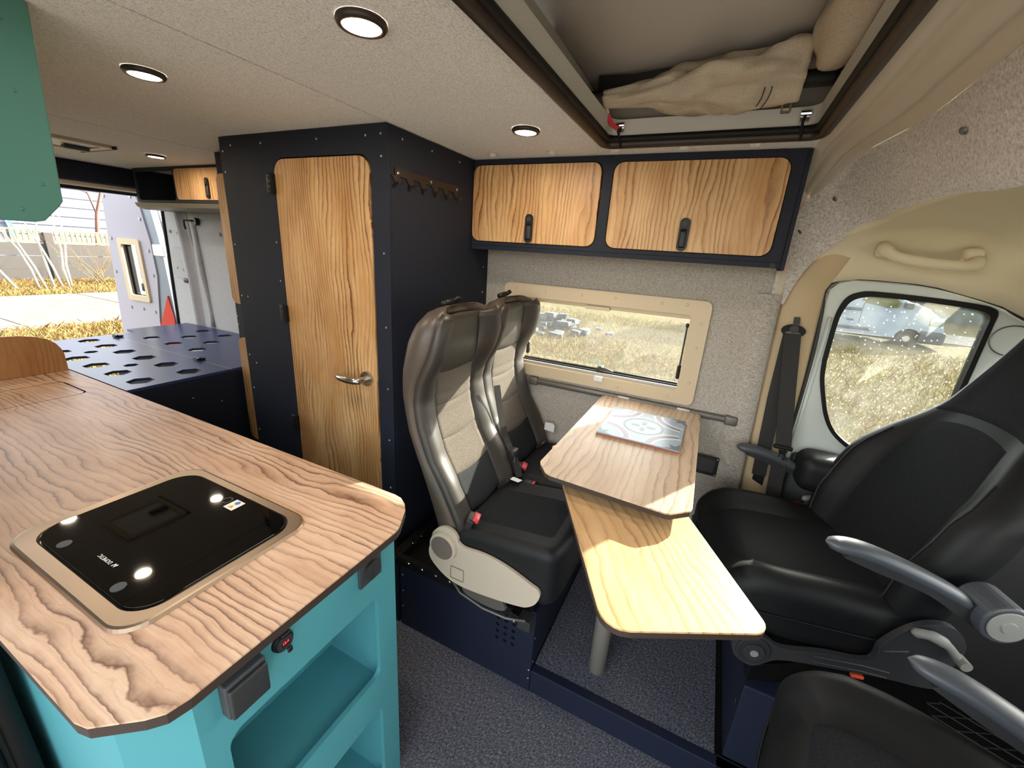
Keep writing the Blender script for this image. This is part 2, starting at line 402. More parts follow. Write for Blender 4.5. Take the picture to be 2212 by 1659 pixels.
# felt-covered pillar beside the B pillar
pl = []
for z in (0.1, 0.4, 0.7, 1.0, 1.2, 1.46):
    x0 = 0.10 if z < 0.9 else 0.12; x1 = 0.245-0.04*(z/1.46)
    pl.append([(x0, 1.701, z), (x0+.015, 1.690, z), (x0+.035, 1.684, z), (x1-.01, 1.686, z), (x1, 1.70, z), (x1+.005, 1.76, z)])
struct(grid('trim_1', pl, 'felt_wall'))
struct(box('light_stop_board', 0.1725, 0.34, 1.742, 1.762, 1.40, 1.91, 'felt_wall', bevel=0))  # backing board added behind the band to stop daylight leaking in
struct(box('light_stop_strip', 0.1725, 0.20, 1.695, 1.742, 1.46, 1.90, 'roof_beige', bevel=0))  # filler strip added by the cabinet end to close a light leak
# outer body shell (keeps the sun out)
sh = struct(empty('wall_outer', (-1, 1.8, 0.5)))
plate('body_side', [(-3.56, -0.2), (0.33, -0.2), (0.33, 2.0), (-3.56, 2.0)], [rr(WX0-.01, WZ0-.012, WX1+.01, WZ1+.01, 0.02)], 'Y', 1.765, 1.785, 'white_paint', sh)
plate('roof_skin', [(-3.56, -0.1), (0.42, -0.1), (0.42, 1.785), (-3.56, 1.785)], [[(-0.45, 0.1), (0.2, 0.1), (0.2, 1.45), (-0.45, 1.45)]], 'Z', 1.96, 1.98, 'white_paint', sh)
MB().box(0.17, 0.42, -0.1, 1.785, 1.92, 1.96).go('roof_skin', 'white_paint', sh)
plate('body_side', [(-3.56, -0.2), (-1.12, -0.2), (-1.12, 2.0), (-3.56, 2.0)], [], 'Y', -0.1, -0.06, 'white_paint', sh)
struct(plate('wall_right', [(-3.56, 0.0), (-1.14, 0.0), (-1.14, 1.9), (-3.56, 1.9)], [], 'Y', -0.02, 0.02, 'felt_wall'))
jm = struct(empty('door_1', (-1.13, 0.05, 0)))
box('door_jamb', -1.16, -1.10, -0.06, 0.105, 0.0, 1.88, 'dark_grey', jm, 0.01)
MB().tube([(-1.09, 0.10, 0.0), (-1.09, 0.10, 1.86)], 0.016, 10).go('rubber_seal', 'rubber', jm, smooth=True)
MB().tube([(-1.09, 0.065, 0.0), (-1.09, 0.065, 1.86)], 0.012, 10).go('rubber_seal', 'rubber', jm, smooth=True)
box('sill', -1.1, 0.3, -0.12, -0.05, -0.1, 0.0, 'dark_grey', jm)

# rear opening header
hd = struct(empty('trim_2', (-3.4, 0.9, 1.8)))
box('header', -3.50, -3.40, 0.02, 1.70, 1.775, 1.88, 'navy', hd, 0.008)
box('header_lip', -3.54, -3.42, 0.02, 1.70, 1.752, 1.774, 'roof_beige', hd, 0.006)
MB().tube([(-3.55, 0.1, 1.745), (-3.55, 1.68, 1.745)], 0.012, 8).go('rubber_seal', 'rubber', hd)
# rear left pillar, felt covered, with ridges and a rubber seal
rp = struct(empty('trim_3', (-3.3, 1.69, 0.9)))
def pil(z): return -3.535 - 0.02*math.sin((z-0.85)*3)
rows = []
for k in range(13):
    z = 0.84+0.86*k/12; e = -3.575+0.05*((z-0.84)/0.83); c_ = -3.31+0.05*math.sin((z-0.84)*2.2)-0.12*(z-.84)
    rows.append([(e, 1.68, z), (e+.03, 1.672, z), (c_-.06, 1.672, z), (c_-.015, 1.662, z), (c_, 1.655, z), (c_+.015, 1.665, z), (c_+.03, 1.69, z), (c_+.06, 1.697, z)])
grid('pillar_liner', rows, 'felt_rear', rp)
MB().tube([(-3.58+0.05*((z-0.84)/0.83), 1.675, z) for z in [0.84+0.86*k/12 for k in range(13)]], 0.012, 8).go('rubber_seal', 'rubber', rp, smooth=True)
MB().tube([(-3.16-0.05*k/8, 1.688+.006*math.sin(k), 0.9+0.7*k/8) for k in range(9)], 0.018, 10).go('recess_ridge', 'felt_rear', rp, smooth=True)
plate('rear_liner', [(-3.26, 0.84), (-2.09, 0.84), (-2.09, 1.70), (-3.26, 1.70)], [], 'Y', 1.692, 1.699, 'felt_rear', rp)
bb = MB()
for x, z in ((-3.47, 1.53), (-3.38, 1.52), (-3.45, 1.29), (-3.38, 1.28), (-3.50, 0.88), (-3.36, 0.88), (-2.9, 1.53)):
    bb.tube([(x, 1.674, z), (x, 1.666, z), (x, 1.662, z)], [0.013, 0.011, 0.004], 12)
tag(bb.go('cover_button', 'felt_rear', rp, smooth=True), kind='stuff')
plate('pillar_patch', rr(-3.50, 1.22, -3.36, 1.43, [0.01, 0.01, 0.05, 0.05]), [], 'Y', 1.667, 1.672, 'felt_rear', rp, 0.002)
rbox('grommet', -3.385, -3.325, 1.655, 1.68, 1.19, 1.222, 0.01, 'black_plastic', rp, n=4, grid=1)
hk = empty('coat_hook', (-3.17, 1.69, 1.6), 'small black fold-down hook high on the grey felt wall by the rear opening', 'hook')
MB().cyl((-3.16, 1.69, 1.60), (-3.16, 1.665, 1.60), 0.024, 16).go('base', 'black_plastic', hk)
MB().tube([(-3.17, 1.66, 1.605), (-3.23, 1.645, 1.605), (-3.235, 1.645, 1.575), (-3.235, 1.65, 1.55)], 0.006, 8).go('hook_arm', 'black_plastic', hk)

# ================================================================== dinette window
wi = struct(empty('window_1', (-0.42, 1.70, 1.2)))
plate('window_frame', rr(-0.858, 1.008, -0.002, 1.416, 0.025), [rr(WX0+.004, WZ0+.004, WX1-.004, WZ1-.004, 0.014)], 'Y', 1.688, 1.70, 'cream_plastic', wi, 0.004)
plate('frame_return', rr(WX0-.001, WZ0-.001, WX1+.001, WZ1+.001, 0.018), [rr(WX0+.006, WZ0+.006, WX1-.006, WZ1-.006, 0.014)], 'Y', 1.698, 1.765, 'cream_plastic', wi)
plate('pane', rr(WX0+.004, WZ0+.004, WX1-.004, WZ1-.004, 0.014), [], 'Y', 1.772, 1.776, 'glass', wi)
MB().tube([(WX0+.01, 1.768, WZ0+.012), (WX1-.012, 1.768, WZ0+.012)], 0.008, 8).go('rubber_seal', 'rubber', wi, smooth=True)
MB().box(WX0+.006, WX1-.006, 1.745, 1.752, WZ0+.004, WZ0+.014).go('inner_ledge', 'rubber', wi)
MB().box(WX0+.01, WX1-.01, 1.705, 1.712, WZ0+.004, WZ0+.016).go('blind_rail', 'alu', wi)
MB().box(WX0+.006, WX1-.006, 1.702, 1.722, WZ1-.020, WZ1-.006).go('blind_cassette', 'cream_plastic', wi)
scr = MB()
for x, z in [(-0.80, 1.395), (-0.66, 1.392), (-0.50, 1.392), (-0.36, 1.392), (-0.18, 1.392), (-0.09, 1.395)] + [(-0.80, 1.03), (-0.62, 1.03), (-0.44, 1.03), (-0.30, 1.03), (-0.10, 1.03)] + [(-0.03, 1.33), (-0.03, 1.24), (-0.03, 1.10)] + [(-0.83, 1.31), (-0.83, 1.13)]:
    scr.cyl((x, 1.6885, z), (x, 1.685, z), 0.0065, 10, 0.005)
tag(scr.go('screw_cap', 'cream_plastic', wi), kind='stuff')
lt = plate('blind_clip', rr(-0.475, 1.338, -0.375, 1.352, 0.004), [], 'Y', 1.683, 1.70, 'cream_plastic', wi, 0.002)
plate('blind_clip', rr(-0.402, 1.040, -0.365, 1.060, 0.004), [], 'Y', 1.681, 1.70, 'white', wi, 0.003)
la = MB(); la.cyl((-0.395, 1.765, 1.080), (-0.395, 1.735, 1.080), 0.012, 12); la.tube([(-0.40, 1.735, 1.085), (-0.37, 1.732, 1.083), (-0.335, 1.735, 1.078)], [0.006, 0.007, 0.004], 8)
la.go('latch', 'grey_plastic', wi, smooth=True)
for x, nm in ((WX1-.014, 'stay'), (WX0+.035, 'stay')):
    s_ = MB(); s_.tube([(x, 1.74, 1.10), (x, 1.74, 1.31)], 0.0035, 8); so_ = s_.go(nm, 'grey_plastic', wi, smooth=True)
    rbox('stay_knob', x-.008, x+.008, 1.728, 1.750, 1.095, 1.155, 0.008, 'black_plastic', so_, n=4, grid=1)
    rbox('stay_end', x-.006, x+.006, 1.734, 1.748, 1.305, 1.322, 0.005, 'black_plastic', so_, n=4, grid=1)

# wall rail under the window
ra = struct(empty('trim_4', (-0.3, 1.69, 0.99)))
rbox('rail', -0.70, 0.15, 1.676, 1.70, 0.972, 0.998, 0.01, 'alu_dark', ra, n=4, grid=2)
for x in (-0.702, 0.118): rbox('rail_end_cap', x, x+.045, 1.672, 1.701, 0.966, 1.003, 0.008, 'alu_dark', ra, n=4, grid=1)

# ================================================================== WARDROBE
wd = empty('wardrobe', (-1.36, 1.38, 0), 'tall dark navy wardrobe with one long wood door, from floor to ceiling', 'wardrobe')
plate('front_panel', [(-1.768, 0), (-0.957, 0), (-0.957, 1.878), (-1.768, 1.878)], [rr(-1.475, 0.10, -1.023, 1.799, 0.05)], 'Y', 1.06, 1.075, 'navy', wd, 0.0015)
box('side_panel', -0.972, -0.957, 1.0755, 1.699, 0.0, 1.878, 'navy', wd, 0.001)
box('side_panel', -1.768, -1.753, 1.0755, 1.699, 0.0, 1.878, 'navy', wd, 0.001)
wdd = plate('door', rr(-1.471, 0.104, -1.027, 1.795, 0.047), [], 'Y', 1.058, 1.076, 'wood_door', wd, 0.0015)
for z in (1.717, 1.259, 0.803):
    h_ = rbox('hinge', -1.503, -1.466, 1.046, 1.06, z-.032, z+.032, 0.004, 'black_plastic', wd, n=4, grid=1)
    MB().tube([(-1.471, 1.046, z-.032), (-1.471, 1.046, z+.032)], 0.007, 8).go('hinge_pin', 'rubber', h_)
    scb = MB()
    for dz in (-.018, 0, .018): scb.cyl((-1.49, 1.0462, z+dz), (-1.49, 1.0442, z+dz), 0.004, 8)
    scb.go('hinge_screw', 'dark_grey', h_)
hn = MB(); hn.cyl((-1.072, 1.058, 1.073), (-1.072, 1.048, 1.073), 0.027, 20); hn.cyl((-1.072, 1.05, 1.073), (-1.072, 1.012, 1.073), 0.012, 12)
hn.go('handle_rose', 'steel', wdd, smooth=False)
MB().tube([(-1.062, 1.012, 1.073), (-1.085, 1.006, 1.073), (-1.12, 1.006, 1.072), (-1.16, 1.010, 1.071), (-1.185, 1.014, 1.073)], [0.010, 0.013, 0.014, 0.011, 0.006], 12).go('lever_handle', 'steel', wdd, smooth=True)
sp = [(-1.75+0.0, 1.06, z) for z in (1.83, 1.76, 1.5, 1.3, 1.05, 0.9, 0.7)]
sp += [(-0.98, 1.06, z) for z in (1.85, 1.79, 1.51, 1.27, 1.05, 0.85, 0.65, 0.45)]
sp += [(x, 1.06, 1.848) for x in (-1.70, -1.53, -1.251, -1.04)]
sp += [(-1.71, 1.06, 1.30), (-1.71, 1.06, 1.02), (-1.498, 1.06, 1.52), (-1.498, 1.06, 1.38)]
screws('screw', sp, (0, -1, 0), wd)
screws('screw', [(-0.957, y, 1.85) for y in (1.13, 1.28, 1.45)] + [(-0.957, 1.66, z) for z in (1.47, 1.36, 1.2)], (1, 0, 0), wd)
hr = empty('hook_rack', (-0.957, 1.27, 1.745), 'dark bronze hook rail with six hooks screwed high on the side of the wardrobe', 'hook rail')
outl = [(1.09, 1.765), (1.445, 1.765), (1.445, 1.745)]
for k in range(6):
    y = 1.435-0.066*k
    outl += [(y+.006, 1.742), (y+.004, 1.722), (y-.014, 1.720), (y-.02, 1.730), (y-.03, 1.742)]
outl += [(1.09, 1.742)]
plate('rail', outl, [], 'X', -0.957, -0.953, 'bronze', hr)
for k in range(6):
    y = 1.425-0.066*k
    MB().ribbon([(-0.952, y, 1.724), (-0.938, y, 1.716), (-0.930, y, 1.726)], (0, 0.007, 0), 0.0015).go('hook', 'bronze', hr)
screws('screw', [(-0.953, y, 1.752) for y in (1.105, 1.27, 1.43)], (1, 0, 0), hr, 'chrome', 0.006)

# narrow cabinet just behind the wardrobe
nc = empty('narrow_cabinet', (-1.92, 1.45, 0), 'narrow navy cupboard with two wood doors standing behind the wardrobe, beside the bed', 'cupboard')
box('body', -2.078, -1.770, 1.2205, 1.69, 0.0, 1.874, 'navy', nc)
plate('upper_door', rr(-2.064, 1.226, -1.80, 1.785, 0.035), [], 'Y', 1.2025, 1.22, 'wood_door', nc, 0.001)
plate('lower_door', rr(-2.064, 0.52, -1.80, 1.06, 0.035), [], 'Y', 1.2025, 1.22, 'wood_door', nc, 0.001)
screws('screw', [(-2.07, 1.22, z) for z in (1.16, 1.12, 0.8)], (0, -1, 0), nc)

# overhead cabinet above the dinette window (slanted underside at back)
oc = empty('overhead_cabinet', (-0.4, 1.6, 1.54), 'long navy overhead cabinet with two wood flap doors above the dinette window', 'cabinet')
plate('front_frame', [(-0.955, 1.562), (0.160, 1.562), (0.160, 1.877), (-0.955, 1.877)], [rr(-0.961+.006, 1.576, -0.432, 1.860, 0.035), rr(-0.396, 1.576, 0.128, 1.857, 0.035)], 'Y', 1.552, 1.566, 'navy', oc, 0.001)
prof = [(1.552, 1.545), (1.699, 1.558), (1.699, 1.877), (1.685, 1.877), (1.685, 1.575), (1.567, 1.566), (1.567, 1.5615), (1.552, 1.5615)]
plate('bottom_panel', prof, [], 'X', -0.955, 0.160, 'navy', oc)
plate('end_panel', [(1.54, 1.540), (1.60, 1.538), (1.699, 1.552), (1.699, 1.877), (1.556, 1.877)], [], 'X', 0.1605, 0.172, 'navy', oc)
MB().tube([(0.14, 1.551, 1.5525), (0.14, 1.5495, 1.5525)], 0.009, 14).go('cable_plug', 'black_plastic', oc)
def latch(parent, x, z, y):
    l_ = plate('latch', rr(x-.016, z-.052, x+.016, z+.052, 0.015), [rr(x-.010, z-.042, x+.010, z+.018, 0.004)], 'Y', y-.006, y, 'black_plastic', parent, 0.001)
    plate('latch_back', rr(x-.012, z-.045, x+.012, z+.02, 0.004), [], 'Y', y-.002, y-.001, 'dark_void', l_)
    rbox('latch_lever', x-.009, x+.009, y-.008, y-.003, z-.038, z+.010, 0.003, 'dark_grey', l_, n=2, grid=1)
    MB().cyl((x, y-.006, z+.034), (x, y-.009, z+.034), 0.009, 14).go('latch_button', 'dark_grey', l_)
    return l_
d1 = plate('flap_door', rr(-0.9535, 1.578, -0.435, 1.857, 0.033), [], 'Y', 1.548, 1.564, 'wood_over', oc, 0.0015); latch(d1, -0.697, 1.632, 1.548)
d2 = plate('flap_door', rr(-0.393, 1.578, 0.126, 1.855, 0.033), [], 'Y', 1.548, 1.564, 'wood_over', oc, 0.0015); latch(d2, -0.135, 1.632, 1.548)

# rear overhead cabinet
rc = empty('rear_overhead_cabinet', (-2.7, 1.55, 1.68), 'navy overhead cabinet above the bed with a black open bay and one wood door', 'cabinet')
plate('front_frame', [(-3.30, 1.69), (-2.082, 1.69), (-2.082, 1.878), (-3.30, 1.878)], [rr(-3.285, 1.702, -2.885, 1.858, 0.02), rr(-2.870, 1.704, -2.16, 1.868, 0.025)], 'Y', 1.45, 1.462, 'navy', rc)
plate('back_panel', [(-3.30, 1.695), (-2.082, 1.695), (-2.082, 1.878), (-3.30, 1.878)], [], 'Y', 1.67, 1.69, 'dark_void', rc)
box('bottom_panel', -3.30, -2.082, 1.4625, 1.67, 1.69, 1.70, 'dark_void', rc)
plate('light_pelmet', [(1.452, 1.688), (1.69, 1.688), (1.69, 1.652), (1.50, 1.652), (1.462, 1.665)], [], 'X', -3.36, -2.082, 'alu_dark', rc)
d3 = plate('door', rr(-2.866, 1.706, -2.163, 1.866, 0.022), [], 'Y', 1.446, 1.460, 'wood_over', rc, 0.001); latch(d3, -2.56, 1.765, 1.446)
box('side_panel', -3.312, -3.3005, 1.45, 1.69, 1.69, 1.878, 'navy', rc)

# ================================================================== BED
be = empty('bed_platform', (-2.66, 0.95, 0), 'dark navy bed platform with hexagonal holes filling the rear of the van', 'bed')
def hexa(cx, cy, q): return [(cx+q*math.cos(PI/3*k), cy+q*math.sin(PI/3*k)) for k in range(6)]
big = [(x, y) for x in (-2.19, -2.385, -2.59, -2.79, -2.99, -3.19) for y in (0.84, 1.03)] + [(x, y) for x in (-2.68, -2.88, -3.08) for y in (0.645,)] + [(x, 0.45) for x in (-2.7, -2.9, -3.1)]
sml = [(-2.485, 0.93), (-2.89, 0.93), (-3.09, 0.745)]
holesA = [hexa(x, y, .05) for x, y in big] + [hexa(x, y, 0.03) for x, y in sml]
holesB = [hexa(x, y, .045) for x, y in ((-2.587, 1.276), (-2.822, 1.273), (-3.059, 1.273), (-2.946, 1.42), (-2.71, 1.42), (-2.837, 1.574), (-3.071, 1.571), (-2.60, 1.574), (-2.36, 1.574), (-2.35, 1.29), (-2.47, 1.43))]
holesB = [h for h in holesB if not (h[0][0]-.045 > -2.5)]
plate('panel', [(-3.30, 0.12), (-2.61, 0.12), (-2.61, 0.749), (-2.09, 0.749), (-2.09, 1.163), (-3.30, 1.163)], holesA, 'Z', 0.888, 0.900, 'bed_navy', be)
plate('panel', [(-3.30, 1.167), (-2.09, 1.167), (-2.09, 1.68), (-3.42, 1.655), (-3.42, 1.3), (-3.30, 1.29)], holesB, 'Z', 0.888, 0.900, 'bed_navy', be)
MB().box(-3.30, -2.09, 1.1635, 1.1665, 0.896, 0.9).go('joint_strip', 'alu', be)
box('front_panel', -2.105, -2.09, 0.75, 1.69, 0.0, 0.8875, 'navy', be)
box('support_wall', -3.28, -2.11, 1.158, 1.172, 0.0, 0.8875, 'navy', be)
screws('screw', [(-2.09, 0.98, z) for z in (0.8, 0.6)] + [(-2.09, 1.1, z) for z in (0.55, 0.75)], (1, 0, 0), be)
for x in (-3.2, -2.36):
    la = MB(); la.box(x-.035, x+.035, 1.152, 1.178, 0.9001, 0.903); la.box(x-.012, x+.022, 1.145, 1.185, 0.903, 0.912); la.tube([(x-.03, 1.155, 0.912), (x+.03, 1.155, 0.914)], 0.005, 8)
    la.go('toggle_latch', 'black_plastic', be)

# ================================================================== KITCHEN
kc = empty('kitchen_cabinet', (-1.6, 0.4, 0), 'teal kitchen cabinet with open shelf niches in its end, under the wood worktop', 'cabinet')
n1_ = rr(0.242, 0.465, 0.593, 0.722, [0.03, 0.022, 0.022, 0.028]); n2_ = rr(0.242, 0.075, 0.593, 0.348, 0.022)
plate('end_panel', [(0.205, 0), (0.655, 0), (0.655, 0.878), (0.205, 0.878)], [n1_, n2_], 'X', -0.612, -0.60, 'teal', kc)
# chamfered front corner and side
MB().add([(-0.60, 0.205, 0), (-0.665, 0.135, 0), (-0.665, 0.135, 0.878), (-0.60, 0.205, 0.878), (-0.612, 0.210, 0), (-0.67, 0.147, 0), (-0.67, 0.147, 0.878), (-0.612, 0.210, 0.878)],
         [(0, 1, 2, 3), (7, 6, 5, 4), (0, 4, 5, 1), (2, 6, 7, 3)]).go('corner_panel', 'teal', kc)
plate('side_panel', [(-2.56, 0), (-0.665, 0), (-0.665, 0.878), (-2.56, 0.878)], [], 'Y', 0.135, 0.147, 'teal', kc)
plate('side_panel', [(-2.56, 0), (-0.6125, 0), (-0.6125, 0.878), (-2.56, 0.878)], [], 'Y', 0.643, 0.655, 'teal', kc)
plate('niche_box', rr(0.225, 0.44, 0.61, 0.745, 0.01), [rr(0.233, 0.448, 0.602, 0.737, 0.006)], 'X', -0.80, -0.6125, 'teal', kc)
plate('niche_back', rr(0.233, 0.448, 0.602, 0.737, 0.006), [], 'X', -0.80, -0.79, 'teal', kc)
plate('niche_box', rr(0.225, 0.05, 0.61, 0.37, 0.01), [rr(0.233, 0.058, 0.602, 0.362, 0.006)], 'X', -0.80, -0.6125, 'teal', kc)
plate('niche_back', rr(0.233, 0.058, 0.602, 0.362, 0.006), [], 'X', -0.80, -0.79, 'teal', kc)
screws('screw', [(-0.66, 0.6018, z) for z in (0.66, 0.53, 0.30, 0.18)], (0, -1, 0), kc, 'teal', 0.004)
wt = empty('worktop', (-1.6, 0.42, 0.88), 'long wood-grain worktop with clipped corners and dark edge, on the teal kitchen cabinet', 'worktop')
top = [(-2.60, 0.105), (-0.700, 0.105)] + [(-0.672, 0.106), (-0.648, 0.112)] + [(-0.590, 0.148), (-0.577, 0.163), (-0.571, 0.185)] + [(-0.567, 0.640), (-0.572, 0.655), (-0.600, 0.700), (-0.612, 0.712), (-0.628, 0.720), (-0.66, 0.742)] + [(-2.60, 0.745)]
top = [(-2.60, 0.105), (-0.665, 0.105), (-0.642, 0.110), (-0.590, 0.150), (-0.574, 0.168), (-0.568, 0.195), (-0.567, 0.628), (-0.572, 0.645), (-0.604, 0.703), (-0.622, 0.722), (-0.648, 0.738), (-0.675, 0.7425), (-2.60, 0.7425)]
lid_cut = rr(-2.412, 0.198, -2.169, 0.663, 0.03)
HOLE = rr(-1.20, 0.215, -0.78, 0.53, 0.04)
def shrink(poly, d):
    cx = sum(p[0] for p in poly)/len(poly); cy = sum(p[1] for p in poly)/len(poly)
    return [(p[0]-d*(1 if p[0] > cx else -1), p[1]-d*(1 if p[1] > cy else -1)) for p in poly]
plate('laminate', top, [lid_cut, HOLE], 'Z', 0.8965, 0.9, 'wood_counter', wt)
plate('edge', [(x+(0.0006 if x > -1.6 else 0), y) for x, y in top], [lid_cut, HOLE], 'Z', 0.879, 0.8962, 'wood_edge', wt)
plate('lid', rr(-2.407, 0.203, -2.175, 0.657, 0.028), [], 'Z', 0.885, 0.8995, 'wood_counter', wt)
bs = empty('splash_board', (-2.59, 0.45, 0.9), 'rounded wood splash board standing across the rear end of the worktop', 'board')
bs_o = [(0.12, 0.9005), (0.742, 0.9005), (0.742, 0.975), (0.737, 1.0), (0.724, 1.027), (0.70, 1.05), (0.673, 1.063), (0.62, 1.075), (0.57, 1.078), (0.12, 1.082)]
plate('board', bs_o, [], 'X', -2.597, -2.58, 'wood_splash', bs, 0.002)

hob = empty('hob', (-0.99, 0.37, 0.9), 'steel rimmed hob with a black glass lid set into the worktop', 'hob')
def rring(name, o0, o1, i0, i1, z_o, z_i, m):
    # dished steel rim: outer rounded rectangle down to inner one
    a = rr(*o0, o1, 8); b = rr(*i0, i1, 8); n = len(a)
    rows = [[(x, y, 0.9003) for x, y in a], [(x, y, z_o) for x, y in shrink(a, 0.002)], [(x, y, z_o+.001) for x, y in shrink(a, 0.006)]]
    rows += [[(x, y, z_i) for x, y in b], [(x, y, z_i-.006) for x, y in shrink(b, 0.004)]]
    return grid(name, rows, m, hob, smooth=False, closeu=True)
rring('rim', (-1.232, 0.188, -0.752, 0.553), 0.05, (-1.208, 0.218, -0.775, 0.530), 0.055, 0.907, 0.9065, 'brass_steel')
plate('tray', rr(-1.214, 0.212, -0.769, 0.536, 0.06, 8), [], 'Z', 0.895, 0.9015, 'steel', hob)
gl_ = plate('glass_lid', rr(-1.203, 0.223, -0.780, 0.526, 0.052, 8), [], 'Z', 0.904, 0.909, 'lacquer', hob, 0.001)
MB().plate(circ(-0.989, 0.497, 0.013), [circ(-0.989, 0.497, 0.009)], 'Z', 0.9091, 0.9098).go('lid_ring', 'dark_grey', gl_)  # small dark grey ring on the lid glass
for x, y in ((-1.103, 0.242), (-0.879, 0.240)):
    MB().cyl((x, y, 0.9091), (x, y, 0.9105), 0.012, 16).go('rubber_foot', 'grey_plastic', gl_)
stk = plate('sticker', [(-0.972, 0.477), (-0.940, 0.477), (-0.940, 0.511), (-0.972, 0.511)], [], 'Z', 0.9091, 0.9094, 'white', gl_)
mat('sticker_blue', '5A6FB8', 0.5); mat('sticker_yellow', 'D8A030', 0.5)
MB().plate(circ(-0.956, 0.502, 0.0065), [], 'Z', 0.9094, 0.9096).plate(circ(-0.956, 0.502, 0.0001, 4), [], 'Z', 0.9094, 0.9096).go('sticker_print', 'sticker_blue', gl_)
MB().plate([(-0.965, 0.482), (-0.947, 0.482), (-0.956, 0.493)], [], 'Z', 0.9094, 0.9096).go('sticker_print', 'sticker_yellow', gl_)
RZ = Matrix.Translation((-0.985, 0.262, 0.9092)) @ Matrix.Rotation(PI, 4, 'Z')
text('lettering', 'DOMETIC', 0.0105, 'white', RZ, gl_, 0.0001)
MB().plate([(-0.953, 0.258), (-0.950, 0.266), (-0.947, 0.258), (-0.944, 0.266), (-0.946, 0.267), (-0.949, 0.261), (-0.952, 0.267), (-0.955, 0.259)], [], 'Z', 0.9091, 0.9094).go('lettering', 'white', gl_)
# fixtures on the end panel
sk = empty('power_socket', (-0.6, 0.275, 0.82), 'black square socket with flap cover on the teal end panel', 'socket')
rbox('housing', -0.5995, -0.576, 0.240, 0.308, 0.782, 0.853, 0.004, 'grey_plastic', sk, n=4, grid=2)
rbox('flap', -0.578, -0.568, 0.242, 0.306, 0.784, 0.846, 0.004, 'dark_grey', sk, n=4, grid=2)
us = empty('usb_charger', (-0.6, 0.352, 0.826), 'round black usb charger with red digits on the teal end panel', 'charger')
MB().cyl((-0.5998, 0.352, 0.828), (-0.592, 0.352, 0.828), 0.021, 24, 0.019).go('body', 'black_plastic', us, bevel=0.001)
MB().plate(circ(0.352, 0.828, 0.016, 24), [[(0.345, 0.820), (0.362, 0.820), (0.362, 0.832), (0.345, 0.832)]], 'X', -0.5919, -0.589).go('face', 'dark_grey', us)
MB().plate([(0.345, 0.820), (0.362, 0.820), (0.362, 0.832), (0.345, 0.832)], [], 'X', -0.5919, -0.591).go('display', 'dark_void', us)
rbox('cap_hinge', -0.5919, -0.584, 0.345, 0.362, 0.842, 0.852, 0.003, 'black_plastic', us, n=2, grid=1)
rbox('cap_tab', -0.5919, -0.586, 0.354, 0.364, 0.800, 0.813, 0.003, 'black_plastic', us, n=2, grid=1)
TX = Matrix.Translation((-0.5905, 0.3535, 0.826)) @ Matrix(((0, 0, 1, 0), (1, 0, 0, 0), (0, 1, 0, 0), (0, 0, 0, 1)))
text('digits', '13.4', 0.0075, 'led_red', TX, us, 0.0002)
sw = empty('light_switch', (-0.6, 0.57, 0.825), 'black round-rocker light switch at the far upper corner of the teal end panel', 'switch')
rbox('plate', -0.5998, -0.592, 0.535, 0.603, 0.790, 0.860, 0.003, 'grey_plastic', sw, n=4, grid=2)
for y0, y1 in ((0.5455, 0.5685), (0.5695, 0.5925)):
    hc = [(p[0], p[1]) for p in circ(0.569, 0.825, 0.0235, 32) if y0-.0004 <= p[0] <= y1+.0004]
    if y0 > 0.569: hc = [(0.5695, 0.825-.0235)] + sorted([p for p in hc if p[1] < 0.825], key=lambda p: p[1]) + sorted([p for p in hc if p[1] >= 0.825], key=lambda p: p[1]) + [(0.5695, 0.825+.0235)]
    else: hc = [(0.5685, 0.825+.0235)] + sorted([p for p in hc if p[1] > 0.825], key=lambda p: -p[1]) + sorted([p for p in hc if p[1] <= 0.825], key=lambda p: -p[1]) + [(0.5685, 0.825-.0235)]
    MB().plate(hc, [], 'X', -0.5918, -0.585).go('rocker', 'dark_grey', sw)
# upper teal cabinet
uc = empty('upper_kitchen_cabinet', (-1.6, 0.2, 1.54), 'teal green overhead kitchen cabinet with a clipped lower corner, top left', 'cabinet')
ucp = [(0.03, 1.536), (0.325, 1.536), (0.338, 1.539), (0.362, 1.566), (0.368, 1.575), (0.384, 1.878), (0.03, 1.878)]
plate('end_panel', ucp, [], 'X', -1.112, -1.10, 'teal_upper', uc, 0.002)
plate('front_panel', [(-2.4, 1.575), (-1.1125, 1.575), (-1.1125, 1.878), (-2.4, 1.878)], [], 'Y', 0.352, 0.364, 'teal_upper', uc)
plate('bottom_panel', [(-2.4, 0.03), (-1.1125, 0.03), (-1.1125, 0.33), (-2.4, 0.33)], [], 'Z', 1.54, 1.552, 'teal_upper', uc)
screws('screw', [(-1.10, 0.345, 1.60), (-1.10, 0.312, 1.556), (-1.10, 0.34, 1.74), (-1.10, 0.345, 1.84)], (1, 0, 0), uc, 'teal_upper', 0.0035)

